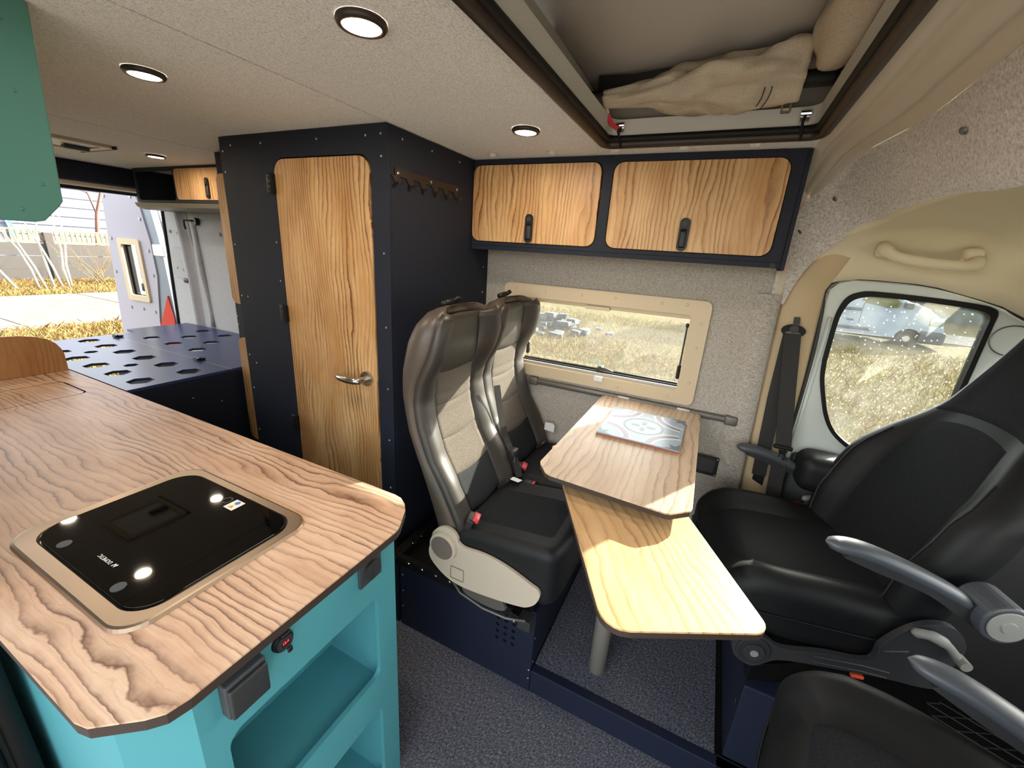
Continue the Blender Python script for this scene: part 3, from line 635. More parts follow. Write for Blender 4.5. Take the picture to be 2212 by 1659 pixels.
# ================================================================== FLOOR STEP, SEAT BASE
pf = struct(box('floor_platform', -0.343, 0.266, 1.095, 1.70, 0.0005, 0.100, 'carpet', bevel=0.003)); pf.name = 'trim_5'
st_ = struct(empty('trim_6', (0, 1.07, 0)))
box('riser', -0.344, 0.9, 1.06, 1.094, 0.0, 0.1025, 'navy_blue', st_, 0.003)
sb = empty('bench_pedestal', (-0.65, 1.37, 0), 'navy boxed seat base with vent holes carrying the two dinette seats', 'seat base')
vents = []
for i, (x0, z0) in enumerate(((-0.488, 0.305), (-0.456, 0.305), (-0.424, 0.305))):
    for k in range(5): vents.append(circ(x0, z0-0.0308*k, 0.0075, 12))
plate('front_panel', [(-0.942, 0.0), (-0.345, 0.0), (-0.345, 0.37), (-0.942, 0.37)], vents, 'Y', 1.06, 1.068, 'navy_blue', sb)
plate('end_panel', [(1.0685, 0.0), (1.69, 0.0), (1.69, 0.37), (1.0685, 0.37)], [], 'X', -0.353, -0.345, 'navy_blue', sb)
box('top_panel', -0.942, -0.354, 1.0685, 1.69, 0.36, 0.37, 'navy_blue', sb)
box('vent_backing', -0.51, -0.40, 1.0685, 1.075, 0.16, 0.35, 'dark_void', sb)
screws('screw', [(-0.93, 1.06, z) for z in (0.33, 0.26, 0.18, 0.10)] + [(-0.352, 1.06, z) for z in (0.10, 0.06)], (0, -1, 0), sb)
screws('screw', [(-0.345, 1.075, z) for z in (0.24, 0.13)], (1, 0, 0), sb)
# seat runner frame, black metal, between base and seats
sf = empty('sliding_carriage', (-0.6, 1.3, 0.37), 'black steel sliding frame with bolts between the navy base and dinette seats', 'seat frame')
rails = MB(); rails.box(-0.92, -0.36, 1.0, 1.66, 0.371, 0.392)
rails.go('carriage', 'black_plastic', sf, bevel=0.003)
for x in (-0.90, -0.375): box('rail', x-.02, x+.02, 0.965, 1.66, 0.3925, 0.428, 'rubber', sf, 0.003)
box('rail_end', -0.372, -0.328, 0.955, 0.999, 0.392, 0.43, 'dark_grey', sf, 0.002)
for y in (0.965, 1.5): MB().box(-0.90, -0.40, y, y+.02, 0.4285, 0.448).go('cross_bar', 'rubber', sf)
screws('bolt', [(-0.88+.06*k, 0.965, 0.437) for k in range(5)] + [(-0.42, 0.965, 0.44), (-0.385, 0.955, 0.41)], (0, -1, 0), sf, 'chrome', 0.006)
screws('bolt', [(-0.88, 1.02+.05*k, 0.43) for k in range(3)], (0, 0, 1), sf, 'chrome', 0.006)
MB().tube([(-0.62, 0.935, 0.50), (-0.57, 0.925, 0.462), (-0.48, 0.92, 0.448), (-0.40, 0.925, 0.446), (-0.34, 0.94, 0.45)], 0.0045, 8).go('release_bar', 'alu_dark', sf, smooth=True)

# ================================================================== DINETTE SEATS (built once, copied once)
FR = [(0.66, -0.565), (0.73, -0.59), (0.77, -0.608), (0.83, -0.637), (0.91, -0.688), (1.02, -0.730), (1.093, -0.744), (1.154, -0.731), (1.232, -0.692), (1.287, -0.676), (1.353, -0.672), (1.372, -0.70)]
BK = [(0.64, -0.69), (0.72, -0.70), (0.86, -0.735), (1.0, -0.785), (1.10, -0.81), (1.187, -0.818), (1.258, -0.808), (1.316, -0.785), (1.36, -0.75), (1.372, -0.72)]
HW = [(0.66, 0.185), (0.8, 0.196), (1.0, 0.197), (1.1, 0.192), (1.2, 0.196), (1.28, 0.193), (1.33, 0.178), (1.36, 0.150), (1.372, 0.115)]
RC = [(0.66, 0.02), (0.8, 0.035), (1.0, 0.022), (1.1, 0.012), (1.2, 0.03), (1.28, 0.052), (1.34, 0.05), (1.372, 0.02)]   # how far the middle lies behind the bolsters
YC = 1.105
def sstep(t): t = max(0, min(1, t)); return t*t*(3-2*t)
def seat_front(s, z):
    e = sstep((abs(s)-0.42)/0.40)
    rnd = max(0, (abs(s)-0.86)/0.14)
    x = interp(FR, z) - interp(RC, z)*(1-e) - 0.016*rnd**2
    return Vector((x, YC+s*interp(HW, z), z))
def seat_patch(name, s0, s1, z0, z1, m, parent, t=0.02, nu=10, nv=14, lift=0.004, curve=0.0, dip=0.010, eps=0.012):
    rows = []
    for j in range(nv+1):
        f = j/nv; row = []
        for i in range(nu+1):
            g_ = i/nu; s = s0+(s1-s0)*g_; z = z0+(z1-z0)*f
            z += curve*(1-(2*g_-1)**2)*(1 if True else 0)
            p = seat_front(s, z)
            du = min(g_, 1-g_)*abs(s1-s0)*0.19; dv = min(f, 1-f)*abs(z1-z0); d = min(du, dv)
            q = 1-min(1, d/eps)
            p.x += lift - dip*q*q
            row.append(p)
        rows.append(row)
    o = grid(name, rows, m, parent)
    sm = o.modifiers.new('solid', 'SOLIDIFY'); sm.thickness = t; sm.offset = -1 if False else 1
    return o
def fix_normals_out(o): pass
def make_seat():
    r_ = empty('dinette_chair', (-0.62, YC, 0.43))
    # shell: closed loft of horizontal sections
    rows = []; zs = [0.66, 0.70, 0.76, 0.82, 0.88, 0.94, 1.0, 1.05, 1.10, 1.15, 1.19, 1.23, 1.27, 1.30, 1.325, 1.345, 1.358, 1.367, 1.372]
    for z in zs:
        ring = []; hw = interp(HW, z); xb = interp(BK, z)
        ss = [-1+2*k/18 for k in range(19)]
        for s in ss: ring.append(seat_front(s, z)+Vector((-0.004, 0, 0)))
        xs = ring[0].x
        for k in range(1, 12):
            a = PI*k/12; y = YC+hw*math.copysign(abs(math.cos(a))**0.45, math.cos(a)); x = xs+(xb-xs)*math.sin(a)**0.55
            ring.append(Vector((x, y, z)))
        rows.append(ring)
    cx = sum(p.x for p in rows[-1])/len(rows[-1])
    rows.append([Vector((cx+(p.x-cx)*0.5, YC+(p.y-YC)*0.6, 1.3755)) for p in rows[-1]])
    rows.append([Vector((cx, YC, 1.376)) for p in rows[-1]])
    grid('back_shell', rows, 'leather_taupe', r_, closeu=True)
    # padded panels
    seat_patch('bolster', -0.93, -0.575, 0.70, 1.352, 'leather', r_, lift=0.003, nv=40)
    seat_patch('bolster', 0.575, 0.93, 0.70, 1.352, 'leather', r_, lift=0.003, nv=40)
    seat_patch('headrest_panel', -0.565, 0.565, 1.178, 1.352, 'leather', r_, lift=0.005, curve=-0.010)
    zz = [1.172, 1.06, 0.945, 0.83, 0.715]
    for k in range(4):
        seat_patch('back_panel', -0.565, 0.565, zz[k+1]+.002, zz[k]-.002, 'fabric_black' if k == 3 else 'fabric_grey', r_, lift=0.004, curve=-0.010, dip=0.006)
    st2 = MB(); st2.tube([seat_front(-0.955, z)+Vector((0.001, 0, 0)) for z in [0.70+0.64*k/26 for k in range(27)]], 0.0028, 6); st2.go('piping', 'leather', r_, smooth=True)
    st2 = MB(); st2.tube([seat_front(0.955, z)+Vector((0.001, 0, 0)) for z in [0.70+0.64*k/26 for k in range(27)]], 0.0028, 6); st2.go('piping', 'leather', r_, smooth=True)
    gd = MB(); gd.tube([(-0.74, YC-.055, 1.377), (-0.742, YC+.0, 1.381)], 0.010, 10); gd.go('belt_guide', 'black_plastic', r_, smooth=True)
    MB().tube([(-0.735, YC-.005, 1.385), (-0.735, YC+.02, 1.392), (-0.74, YC+.04, 1.388), (-0.745, YC+.025, 1.38), (-0.742, YC, 1.378)], 0.006, 8).go('belt_guide', 'black_plastic', r_, smooth=True)
    # cushion
    def dfm(p):
        t = (p.x+0.64)/0.40
        k = (p.z-0.545)/0.16
        top = k > 0.5
        if top: p.z += 0.035*sstep(t) + 0.012*math.cos((p.y-YC)/0.2*PI/2)*0 + 0.012*sstep((abs(p.y-YC)-0.10)/0.08)
        else: p.z += 0.0 + 0.02*(1-sstep(t))
        if p.x > -0.30: p.x += -0.02*(abs(p.y-YC)/0.2)**3
        return p
    cu = rbox('cushion', -0.62, -0.243, YC-.187, YC+.187, 0.545, 0.700, 0.035, 'leather_black', r_, deform=dfm, grid=8)
    # fabric middle of the cushion
    rows = []
    for j in range(13):
        x = -0.585+0.30*j/12; row = []
        for i in range(11):
            y = YC-0.118+0.236*i/10
            e = min(min(i, 10-i)/10*0.236, min(j, 12-j)/12*0.30); q = 1-min(1, e/0.02)
            z = 0.700+0.035*sstep((x+0.64)/0.40)+0.012*sstep((abs(y-YC)-0.10)/0.08)+0.005-0.010*q*q
            row.append((x, y, z))
        rows.append(row)
    grid('cushion_insert', rows, 'fabric_black', r_, thick=0)
    # front fascia with mint tab
    plate('reflector', [(YC+.055, 0.60), (YC+.075, 0.625), (YC+.10, 0.655), (YC+.095, 0.615), (YC+.07, 0.585)], [], 'X', -0.2455, -0.2425, 'mint', r_)
    # side trim, cream plastic
    so1 = [(-0.671, 0.651), (-0.666, 0.675), (-0.644, 0.70), (-0.616, 0.712), (-0.588, 0.706), (-0.573, 0.688), (-0.569, 0.672), (-0.545, 0.663), (-0.498, 0.667), (-0.446, 0.665), (-0.385, 0.652), (-0.323, 0.63), (-0.297, 0.62), (-0.29, 0.600), (-0.302, 0.568), (-0.324, 0.546), (-0.351, 0.535), (-0.424, 0.522), (-0.515, 0.512), (-0.568, 0.512), (-0.612, 0.522), (-0.654, 0.548), (-0.678, 0.575), (-0.682, 0.605), (-0.674, 0.63)]
    so2 = [(p.x, p.z) for p in smooth_curve([(a, 0, b) for a, b in so1+so1[:1]], 90)][:-1]
    for s_, nm in ((-1, 'side_trim'), (1, 'side_trim')):
        y0 = YC + s_*0.190; y1 = YC + s_*0.200
        if s_ == 1: continue
        tr = plate(nm, so2, [], 'Y', y0, y1, 'seat_cream', r_, 0.004)
        MB().cyl((-0.622, y1, 0.641), (-0.622, y1+s_*.014, 0.641), 0.050, 28, 0.047).go('pivot_boss', 'seat_cream', tr, bevel=0.002)
        MB().cyl((-0.622, y1+s_*.0142, 0.641), (-0.622, y1+s_*.0155, 0.641), 0.040, 28).go('pivot_cap', 'seat_disc', tr)
        q_ = rr(-0.596, 0.531, -0.546, 0.577, 0.004)
        MB().plate(q_, [shrink(q_, 0.0015)], 'Y', y1+s_*0.0005, y1+s_*.002).go('cover_square', 'seat_disc', tr)
        lv = smooth_curve([(-0.56, 0, 0.515), (-0.555, 0, 0.485), (-0.52, 0, 0.470), (-0.44, 0, 0.468), (-0.40, 0, 0.485), (-0.42, 0, 0.52)], 20)
        plate('release_lever', [(p.x, p.z) for p in lv], [], 'Y', y0+.002, y0+.012, 'alu_dark', tr)
    # buckle
    b_ = rbox('buckle', -0.585, -0.555, YC-.175, YC-.125, 0.655, 0.745, 0.006, 'black_plastic', r_, n=4, grid=1)
    b_.rotation_euler = (0, 0.35, 0.3)
    rb = rbox('buckle_button', -0.566, -0.545, YC-.170, YC-.130, 0.738, 0.752, 0.003, 'red', b_, n=2, grid=1)
    # isofix tag and loops
    TI = Matrix.Translation(Vector((-0.588, YC+.095, 0.79))) @ Matrix.Rotation(math.radians(-35), 4, 'Y') @ Matrix(((0, 0, 1, 0), (0, 1, 0, 0), (-1, 0, 0, 0), (0, 0, 0, 1)))
    p = seat_front(0.45, 0.80)
    TI = Matrix.Translation(p+Vector((0.0065, 0.0, 0))) @ Matrix.Rotation(math.radians(-30), 4, 'Y') @ Matrix(((0, 0, 1, 0), (0, 1, 0, 0), (-1, 0, 0, 0), (0, 0, 0, 1)))
    text('woven_tag', 'ISOFIX', 0.014, 'white', TI, r_, 0.0003)
    for dy in (-0.135, 0.09):
        MB().tube([(-0.585, YC+dy, 0.722), (-0.563, YC+dy, 0.732), (-0.563, YC+dy+.03, 0.732), (-0.585, YC+dy+.03, 0.722)], 0.003, 6).go('isofix_loop', 'chrome', r_)
    return r_
s1 = make_seat(); tag(s1, 'dinette seat nearest the wardrobe aisle with cream side trim, in front of the window seat', 'seat', 'forward facing dinette seats')
s2 = dup(s1, (s1.location.x-.01, s1.location.y+.385, s1.location.z)); tag(s2, 'dinette seat against the window, partly hidden by the nearer seat and the table', 'seat')
# seat belt between the seats
bt = empty('lap_belt', (-0.6, 1.31, 0.75), 'black and worn grey seat belt with buckle hanging between the two dinette seats', 'seat belt')
MB().ribbon(smooth_curve([(-0.675, 1.31, 1.06), (-0.655, 1.312, 0.96), (-0.625, 1.31, 0.86), (-0.585, 1.305, 0.80)], 10), (0.006, 0.012, 0), 0.0015).go('webbing', 'webbing', bt)
MB().ribbon(smooth_curve([(-0.585, 1.305, 0.80), (-0.565, 1.30, 0.755), (-0.545, 1.29, 0.72)], 8), (0.006, 0.014, 0), 0.0015).go('webbing', 'webbing', bt)
bk = rbox('buckle', -0.592, -0.572, 1.285, 1.325, 0.795, 0.822, 0.004, 'dark_grey', bt, n=2, grid=1)
plate('tongue', [(1.292, 0.77), (1.318, 0.77), (1.314, 0.796), (1.296, 0.796)], [[(1.299, 0.776), (1.311, 0.776), (1.309, 0.786), (1.301, 0.786)]], 'X', -0.575, -0.573, 'chrome', bt)
b3 = rbox('buckle_stalk', -0.525, -0.485, 1.265, 1.295, 0.700, 0.722, 0.006, 'black_plastic', bt, n=2, grid=1)
rbox('buckle_button', -0.487, -0.477, 1.268, 1.293, 0.703, 0.722, 0.003, 'red', b3, n=2, grid=1)
plate('paper_tag', [(-0.57, 1.25), (-0.53, 1.245), (-0.522, 1.268), (-0.562, 1.272)], [], 'Z', 0.7235, 0.7242, 'white', bt)
pt = empty('paper_label', (-0.58, 1.655, 0.80), 'small white paper label hanging beside the window seat', 'label')
plate('card', [(-0.595, 0.772), (-0.548, 0.768), (-0.545, 0.800), (-0.556, 0.812), (-0.592, 0.808)], [], 'Y', 1.655, 1.6558, 'white', pt)

# ================================================================== TABLE
tb = empty('dinette_table', (-0.157, 1.2, 0.1), 'wood-grain wall-hung dinette table on a grey leg, with clipped corners', 'table')
tt = [(-0.345, 0.985), (-0.336, 0.972), (-0.302, 0.935), (-0.29, 0.927), (-0.022, 0.906), (-0.012, 0.907), (0.036, 0.942), (0.040, 0.950), (0.034, 1.662), (0.028, 1.672), (-0.345, 1.672), (-0.350, 1.662)]
tt = [(-0.352, 0.975), (-0.347, 0.962), (-0.318, 0.925), (-0.303, 0.917), (-0.010, 0.901), (0.002, 0.904), (0.042, 0.942), (0.046, 0.955), (0.036, 1.655), (0.028, 1.668), (-0.341, 1.668), (-0.349, 1.655)]
top_ = plate('tabletop', tt, [], 'Z', 0.9862, 0.990, 'wood_table', tb, 0.0006)
plate('tabletop_edge', tt, [], 'Z', 0.974, 0.986, 'wood_edge', tb, 0.0006)
MB().cyl((-0.135, 1.19, 0.1005), (-0.135, 1.19, 0.935), 0.03, 28).go('leg', 'alu', tb, smooth=True)
MB().cyl((-0.135, 1.19, 0.935), (-0.135, 1.19, 0.9735), 0.055, 28).go('leg_flange', 'alu_dark', tb)
box('wall_bracket', -0.34, 0.02, 1.652, 1.676, 0.966, 0.9735, 'alu', tb)
rbox('bracket_catch', -0.29, -0.24, 1.669, 1.676, 0.980, 0.999, 0.003, 'alu', tb, n=2, grid=1)
rbox('bracket_catch', -0.055, -0.005, 1.669, 1.676, 0.980, 0.999, 0.003, 'alu', tb, n=2, grid=1)
# swing-out leaf (pivots on the leg)
lf = empty('table_leaf', (-0.05, 0.9, 0.94), 'lower swing-out wood table leaf, sunlit, reaching into the aisle below the main table', 'table')
ang = math.radians(-61.8); ux, uy = math.cos(ang), math.sin(ang); vx, vy = -uy, ux
def leaf(a, b): return (-0.062+ux*a+vx*b, 0.562+uy*a+vy*b)
Lh, Wd = 0.70, 0.295
lo_ = [leaf(*p) for p in rr(-Lh, 0.0, 0.0, Wd, [0.02, 0.045, 0.028, 0.02])]
plate('leaf_top', lo_, [], 'Z', 0.941, 0.945, 'wood_leaf', lf, 0.0006)
plate('leaf_edge', lo_, [], 'Z', 0.929, 0.9405, 'wood_edge', lf, 0.0006)
# ceramic tile on the table
ti = empty('ceramic_tile', (-0.14, 1.385, 0.99), 'pale blue patterned ceramic tile lying on the dinette table', 'tile')
X0, X1, Y0, Y1 = -0.267, -0.010, 1.245, 1.522
plate('tile_biscuit', [(X0, Y0), (X1, Y0), (X1, Y1), (X0, Y1)], [], 'Z', 0.9902, 0.996, 'tile_body', ti)
plate('glaze', [(X0, Y0), (X1, Y0), (X1, Y1), (X0, Y1)], [], 'Z', 0.9962, 1.0, 'tile_base', ti, 0.0005)
tcx, tcy = (X0+X1)/2, (Y0+Y1)/2; hwx, hwy = (X1-X0)/2, (Y1-Y0)/2
def T(a, b): return (tcx+a*hwx, tcy+b*hwy)
def poly_ring(ro, ri, n=40): return [T(ro*math.cos(2*PI*k/n), ro*math.sin(2*PI*k/n)) for k in range(n)], [T(ri*math.cos(2*PI*k/n), ri*math.sin(2*PI*k/n)) for k in range(n)]
a, b = poly_ring(0.52, 0.47); MB().plate(a, [b], 'Z', 1.0001, 1.0003).go('pattern_ring', 'tile_grey', ti)
pt_ = MB()
for k in range(4):
    th = k*PI/2; pts = []
    for i in range(17):
        t = i/16*2*PI; rad = 0.20+0.12*math.cos(t); w_ = 0.065*math.sin(t); pts.append(T(rad*math.cos(th)-w_*math.sin(th), rad*math.sin(th)+w_*math.cos(th)))
    pt_.plate(pts[:-1], [], 'Z', 1.0001, 1.0003)
pt_.go('pattern_petals', 'tile_grey', ti)

for sx in (-1, 1):
    for sy in (-1, 1):
        def arc(r0, r1, a0=0.12, a1=PI/2-0.12, cx=1.0, cy=1.0, n=12):
            o = [T(sx*(cx-r0*math.cos(a0+(a1-a0)*k/n)), sy*(cy-r0*math.sin(a0+(a1-a0)*k/n))) for k in range(n+1)]
            i_ = [T(sx*(cx-r1*math.cos(a0+(a1-a0)*k/n)), sy*(cy-r1*math.sin(a0+(a1-a0)*k/n))) for k in range(n+1)]
            return o+i_[::-1]
        MB().plate(arc(0.80, 0.68), [], 'Z', 1.0001, 1.0003).go('pattern_band', 'tile_mauve', ti); MB().plate(arc(0.88, 0.81, 0.10, PI/2-.10), [], 'Z', 1.0001, 1.0003).go('pattern_line', 'tile_light', ti); MB().plate(arc(0.67, 0.60, 0.05, PI/2-.05), [], 'Z', 1.0001, 1.0003).go('pattern_line', 'tile_light', ti)
        MB().plate([T(sx*0.99, sy*0.99), T(sx*0.62, sy*0.99), T(sx*0.80, sy*0.90), T(sx*0.74, sy*0.74), T(sx*0.90, sy*0.80), T(sx*0.99, sy*0.62)], [], 'Z', 1.0001, 1.0003).go('pattern_corner', 'tile_grey', ti)

# wall socket below the rail
ws = empty('wall_outlet', (0.11, 1.69, 0.78), 'black recessed outlet plate low on the felt wall, right of the table', 'outlet')
plate('frame', rr(0.045, 0.742, 0.135, 0.822, 0.004), [rr(0.058, 0.753, 0.122, 0.811, 0.003)], 'Y', 1.678, 1.684, 'black_plastic', ws)
plate('cover', rr(0.058, 0.753, 0.122, 0.811, 0.003), [], 'Y', 1.681, 1.699, 'dark_grey', ws)
screws('screw', [(x, 1.678, z) for x in (0.051, 0.129) for z in (0.748, 0.816)], (0, -1, 0), ws, 'alu', 0.003)

# ================================================================== ROOF HATCH
ha = empty('roof_hatch', (-0.1, 0.8, 1.88), 'open roof hatch with dark rubber surround and pale inner liner in the ceiling', 'roof hatch')
path = [(x, y) for x, y in rr(HX0, HY0, HX1, HY1, 0.035, 6)]
pp = [(x, y, 1.874) for x, y in path]; pp += pp[:2]
MB().tube(pp, 0.0135, 10, cap=False).go('rubber_gasket', 'bronze', ha, smooth=True)
pp = [(x, y, 1.884) for x, y in shrink(path, 0.014)]; pp += pp[:2]
MB().tube(pp, 0.009, 8, cap=False).go('rubber_gasket', 'rubber', ha, smooth=True)
def ringw(name, d0, z0, d1, z1, m):
    a = shrink(path, d0); b = shrink(path, d1); n = len(a)
    return grid(name, [[(x, y, z0) for x, y in a], [(x, y, z1) for x, y in b]], m, ha, smooth=False, closeu=True)
ringw('liner', 0.012, 1.882, 0.022, 1.932, 'hatch_liner')
ringw('liner_step', 0.022, 1.932, -0.02, 1.936, 'hatch_liner')
ringw('liner_upper', -0.02, 1.936, -0.05, 2.03, 'hatch_roof')
# lifting roof panel underside, gently sloping
grid('roof_panel', [[(-0.75, -0.25, 2.06), (0.50, -0.25, 2.06)], [(-0.75, 0.8, 2.04), (0.50, 0.8, 2.04)], [(-0.75, 1.30, 2.02), (0.50, 1.30, 2.02)], [(-0.75, 1.6, 1.985), (0.50, 1.6, 1.985)]], 'hatch_roof', ha, thick=0.03)
MB().tube([(-0.44, 1.31, 1.985), (0.18, 1.31, 1.985)], 0.004, 6).go('edge_cord', 'black_plastic', ha)
MB().box(-0.20, 0.02, 1.290, 1.300, 1.990, 1.994).go('reflective_strip', 'steel', ha)
for x in (-0.345, 0.115):
    cl_ = MB(); cl_.box(x-.010, x+.010, 1.372, 1.378, 1.898, 1.918); cl_.cyl((x-.011, 1.368, 1.915), (x+.011, 1.368, 1.915), 0.006, 10)
    c_ = cl_.go('clip', 'chrome', ha)
    MB().tube([(x, 1.368, 1.912), (x-.003, 1.366, 1.895), (x, 1.372, 1.878), (x+.003, 1.39, 1.862), (x+.003, 1.408, 1.866)], 0.0035, 6).go('cord_loop', 'rubber', c_)
cvs = empty('tent_canvas', (-0.1, 1.3, 1.95), 'bunched beige tent canvas folded inside the roof hatch', 'canvas')
def fold(cx0, cx1, name, yb, zb, amp, th, seed):
    rnd = random.Random(seed); ph = [rnd.uniform(0, 6) for _ in range(6)]
    rows = []
    for i in range(49):
        t = i/48; x = cx0+(cx1-cx0)*t; row = []
        env = 0.35+0.65*sstep(t*2.2)
        cy = yb(t); cz = zb(t); R = th(t)
        for k in range(28):
            a = 2*PI*k/28
            rf = R*(1+amp*env*(0.45*math.sin(3*a+ph[0]+t*5)+0.35*math.sin(5*a+ph[1]-t*8)+0.3*math.sin(7*t*3+ph[2]+2*a)+0.25*math.sin(9*a+ph[3]+t*13)+0.22*math.sin(13*a+t*31+ph[4])*(1-t*.6)))
            row.append((x, cy+rf*math.cos(a)*1.15, cz+rf*math.sin(a)*0.65))
        rows.append(row)
    for e in (0, -1):
        c = sum((Vector(p) for p in rows[e]), Vector())/28
        capr = [tuple(c+(Vector(p)-c)*0.02) for p in rows[e]]
        if e == 0: rows.insert(0, capr)
        else: rows.append(capr)
    return grid(name, rows, 'canvas', cvs, closeu=True)
fold(-0.375, 0.085, 'folded_canvas', lambda t: 1.285-0.03*t, lambda t: 1.955+0.012*t, 0.42, lambda t: 0.030+0.045*sstep(t*1.5)-0.012*sstep((t-.8)*5), 3)
def column():
    rnd = random.Random(5); rows = []
    for i in range(40):
        t = i/39; y = 1.21-0.75*t; row = []
        for k in range(24):
            a = 2*PI*k/24; R = 0.050+0.012*math.sin(t*9)+0.02*sstep(1-t*6)*-0.5
            rf = R*(1+0.12*math.sin(3*a+t*7)+0.08*math.sin(5*a-t*11))
            row.append((0.125+0.012*math.sin(t*5)+rf*math.cos(a), y, 1.985+rf*math.sin(a)*0.9))
        rows.append(row)
    c = sum((Vector(p) for p in rows[0]), Vector())/24; rows.insert(0, [tuple(c+(Vector(p)-c)*0.02) for p in rows[0]])
    return grid('rolled_canvas', rows, 'canvas', cvs, closeu=True)
column()
stt = MB()
for dx in (0.0, 0.014):
    stt.tube([(0.0+dx+.01*math.sin(a*2), 1.26+0.086*math.cos(a)*1.1, 1.962+0.086*0.65*math.sin(a)) for a in [PI*(-0.75+0.9*k/14) for k in range(15)]], 0.0015, 5)
stt.go('stitching', 'dark_grey', cvs)
bkl = MB(); bkl.plate(rr(0.055, 1.905, 0.078, 1.945, 0.003), [rr(0.060, 1.910, 0.073, 1.928, 0.002)], 'Y', 1.318, 1.323)
bkl.go('strap_buckle', 'chrome', cvs)
MB().ribbon([(-0.375, 1.285, 1.99), (-0.383, 1.31, 1.955), (-0.375, 1.34, 1.92)], (0.006, 0, 0.004), 0.002).go('strap', 'alu', cvs)
MB().ribbon([(-0.376, 1.325, 1.932), (-0.366, 1.345, 1.912), (-0.350, 1.362, 1.905)], (0.004, 0.003, 0.004), 0.003).go('red_strap', 'red', cvs)
MB().ribbon([(-0.40, 1.29, 2.0), (-0.30, 1.275, 1.99), (-0.18, 1.27, 1.995)], (0, 0.0, 0.016), 0.004).go('strap', 'black_plastic', cvs)
rbox('gas_strut_end', 0.06, 0.15, 1.23, 1.27, 1.935, 1.965, 0.012, 'rubber', cvs, n=4, grid=1)

# ceiling lights
def lamp(x, y, label):
    L = empty('ceiling_light', (x, y, 1.88), label, 'ceiling light', 'recessed round ceiling lights')
    a = MB(); n = 32; prof = [(0.040, 1.8798), (0.041, 1.875), (0.038, 1.870), (0.032, 1.869), (0.030, 1.874)]
    rows = [[(x+q*math.cos(2*PI*k/n), y+q*math.sin(2*PI*k/n), z) for k in range(n)] for q, z in prof]
    grid('bezel', rows, 'bronze', L, closeu=True)
    MB().cyl((x, y, 1.8795), (x, y, 1.8705), 0.0305, 28).go('diffuser', 'lamp_glow', L)
    al = bpy.data.lights.new('lamp_light', 'AREA'); al.shape = 'DISK'; al.size = 0.055; al.energy = 0.9; al.color = (1.0, 0.86, 0.68)
    ao = bpy.data.objects.new('lamp_light', al); C.objects.link(ao); ao.parent = L; ao.location = (0, 0, -0.0125)
    return L
lamp(-0.597, 0.61, 'bronze-rimmed ceiling light nearest the camera, top centre of the ceiling')
lamp(-1.271, 0.616, 'bronze-rimmed ceiling light above the worktop, between the two ceiling seams')
lamp(-0.581, 1.22, 'bronze-rimmed ceiling light in front of the overhead cabinet, beside the roof hatch')
lamp(-2.572, 1.234, 'small ceiling light at the rear above the bed')
lamp(-2.228, 0.704, 'ceiling light behind the upper teal cabinet, nearer one of two mirrored in the hob glass')
lamp(-3.03, 0.709, 'rearmost ceiling light on the kitchen side, mirrored at the left of the hob glass')
vt = empty('roof_vent', (-2.75, 0.8, 1.88), 'pale square roof vent with dark handle in the ceiling over the bed', 'vent')
plate('vent_frame', rr(-2.86, 0.78, -2.56, 1.07, 0.02), [rr(-2.83, 0.81, -2.59, 1.04, 0.02)], 'Z', 1.868, 1.8795, 'cream_plastic', vt, 0.003)
plate('vent_cover', rr(-2.83, 0.81, -2.59, 1.04, 0.02), [], 'Z', 1.874, 1.879, 'white', vt)
rbox('vent_handle', -2.74, -2.70, 0.95, 1.04, 1.855, 1.872, 0.008, 'grey_plastic', vt, n=4, grid=1)
MB().box(-2.885, -2.555, 1.071, 1.078, 1.867, 1.8795).go('vent_edge', 'dark_grey', vt)

# ================================================================== CAB TRANSITION: roof strip, felt band, headliner
NB = 41
up_c = [(0.170, 1.692, 1.44), (0.171, 1.690, 1.60), (0.190, 1.685, 1.727), (0.225, 1.68, 1.785), (0.275, 1.60, 1.855), (0.325, 1.25, 1.862), (0.315, 0.915, 1.86), (0.315, 0.5, 1.86), (0.27, 0.1, 1.855), (0.20, -0.04, 1.75), (0.18, -0.05, 1.45)]
lo_c = [(0.215, 1.705, 1.43), (0.232, 1.705, 1.50), (0.262, 1.70, 1.57), (0.300, 1.69, 1.62), (0.375, 1.58, 1.695), (0.400, 1.253, 1.712), (0.400, 0.987, 1.690), (0.400, 0.5, 1.69), (0.35, 0.05, 1.68), (0.25, -0.05, 1.6), (0.22, -0.06, 1.42)]
U = smooth_curve(up_c, NB); Lw = smooth_curve(lo_c, NB)
rows = []
for k in range(11):
    t = k/10; row = []
    for a, b in zip(U, Lw):
        p = a.lerp(b, t); nrm = Vector((-0.6, 0, -0.5))
        bul = math.sin(t*PI)*0.012 + 0.012*sstep((t-0.72)/0.12)*(1-sstep((t-0.9)/0.1))
        p = p + nrm*bul*(0.3 if a.z < 1.75 else 1)
        row.append(p)
    rows.append(row)
struct(grid('trim_7', rows, 'felt_band'))
# dimples in the band
dm = MB()
for q in (8, 14, 22):
    p = U[q].lerp(Lw[q], 0.35)+Vector((-0.010, 0, -0.008)); dm.tube([p, p+Vector((-0.002, -0.001, -0.002))], [0.008, 0.005], 10)
tag(dm.go('ceiling_button', 'alu_dark'), kind='structure').name = 'trim_8'
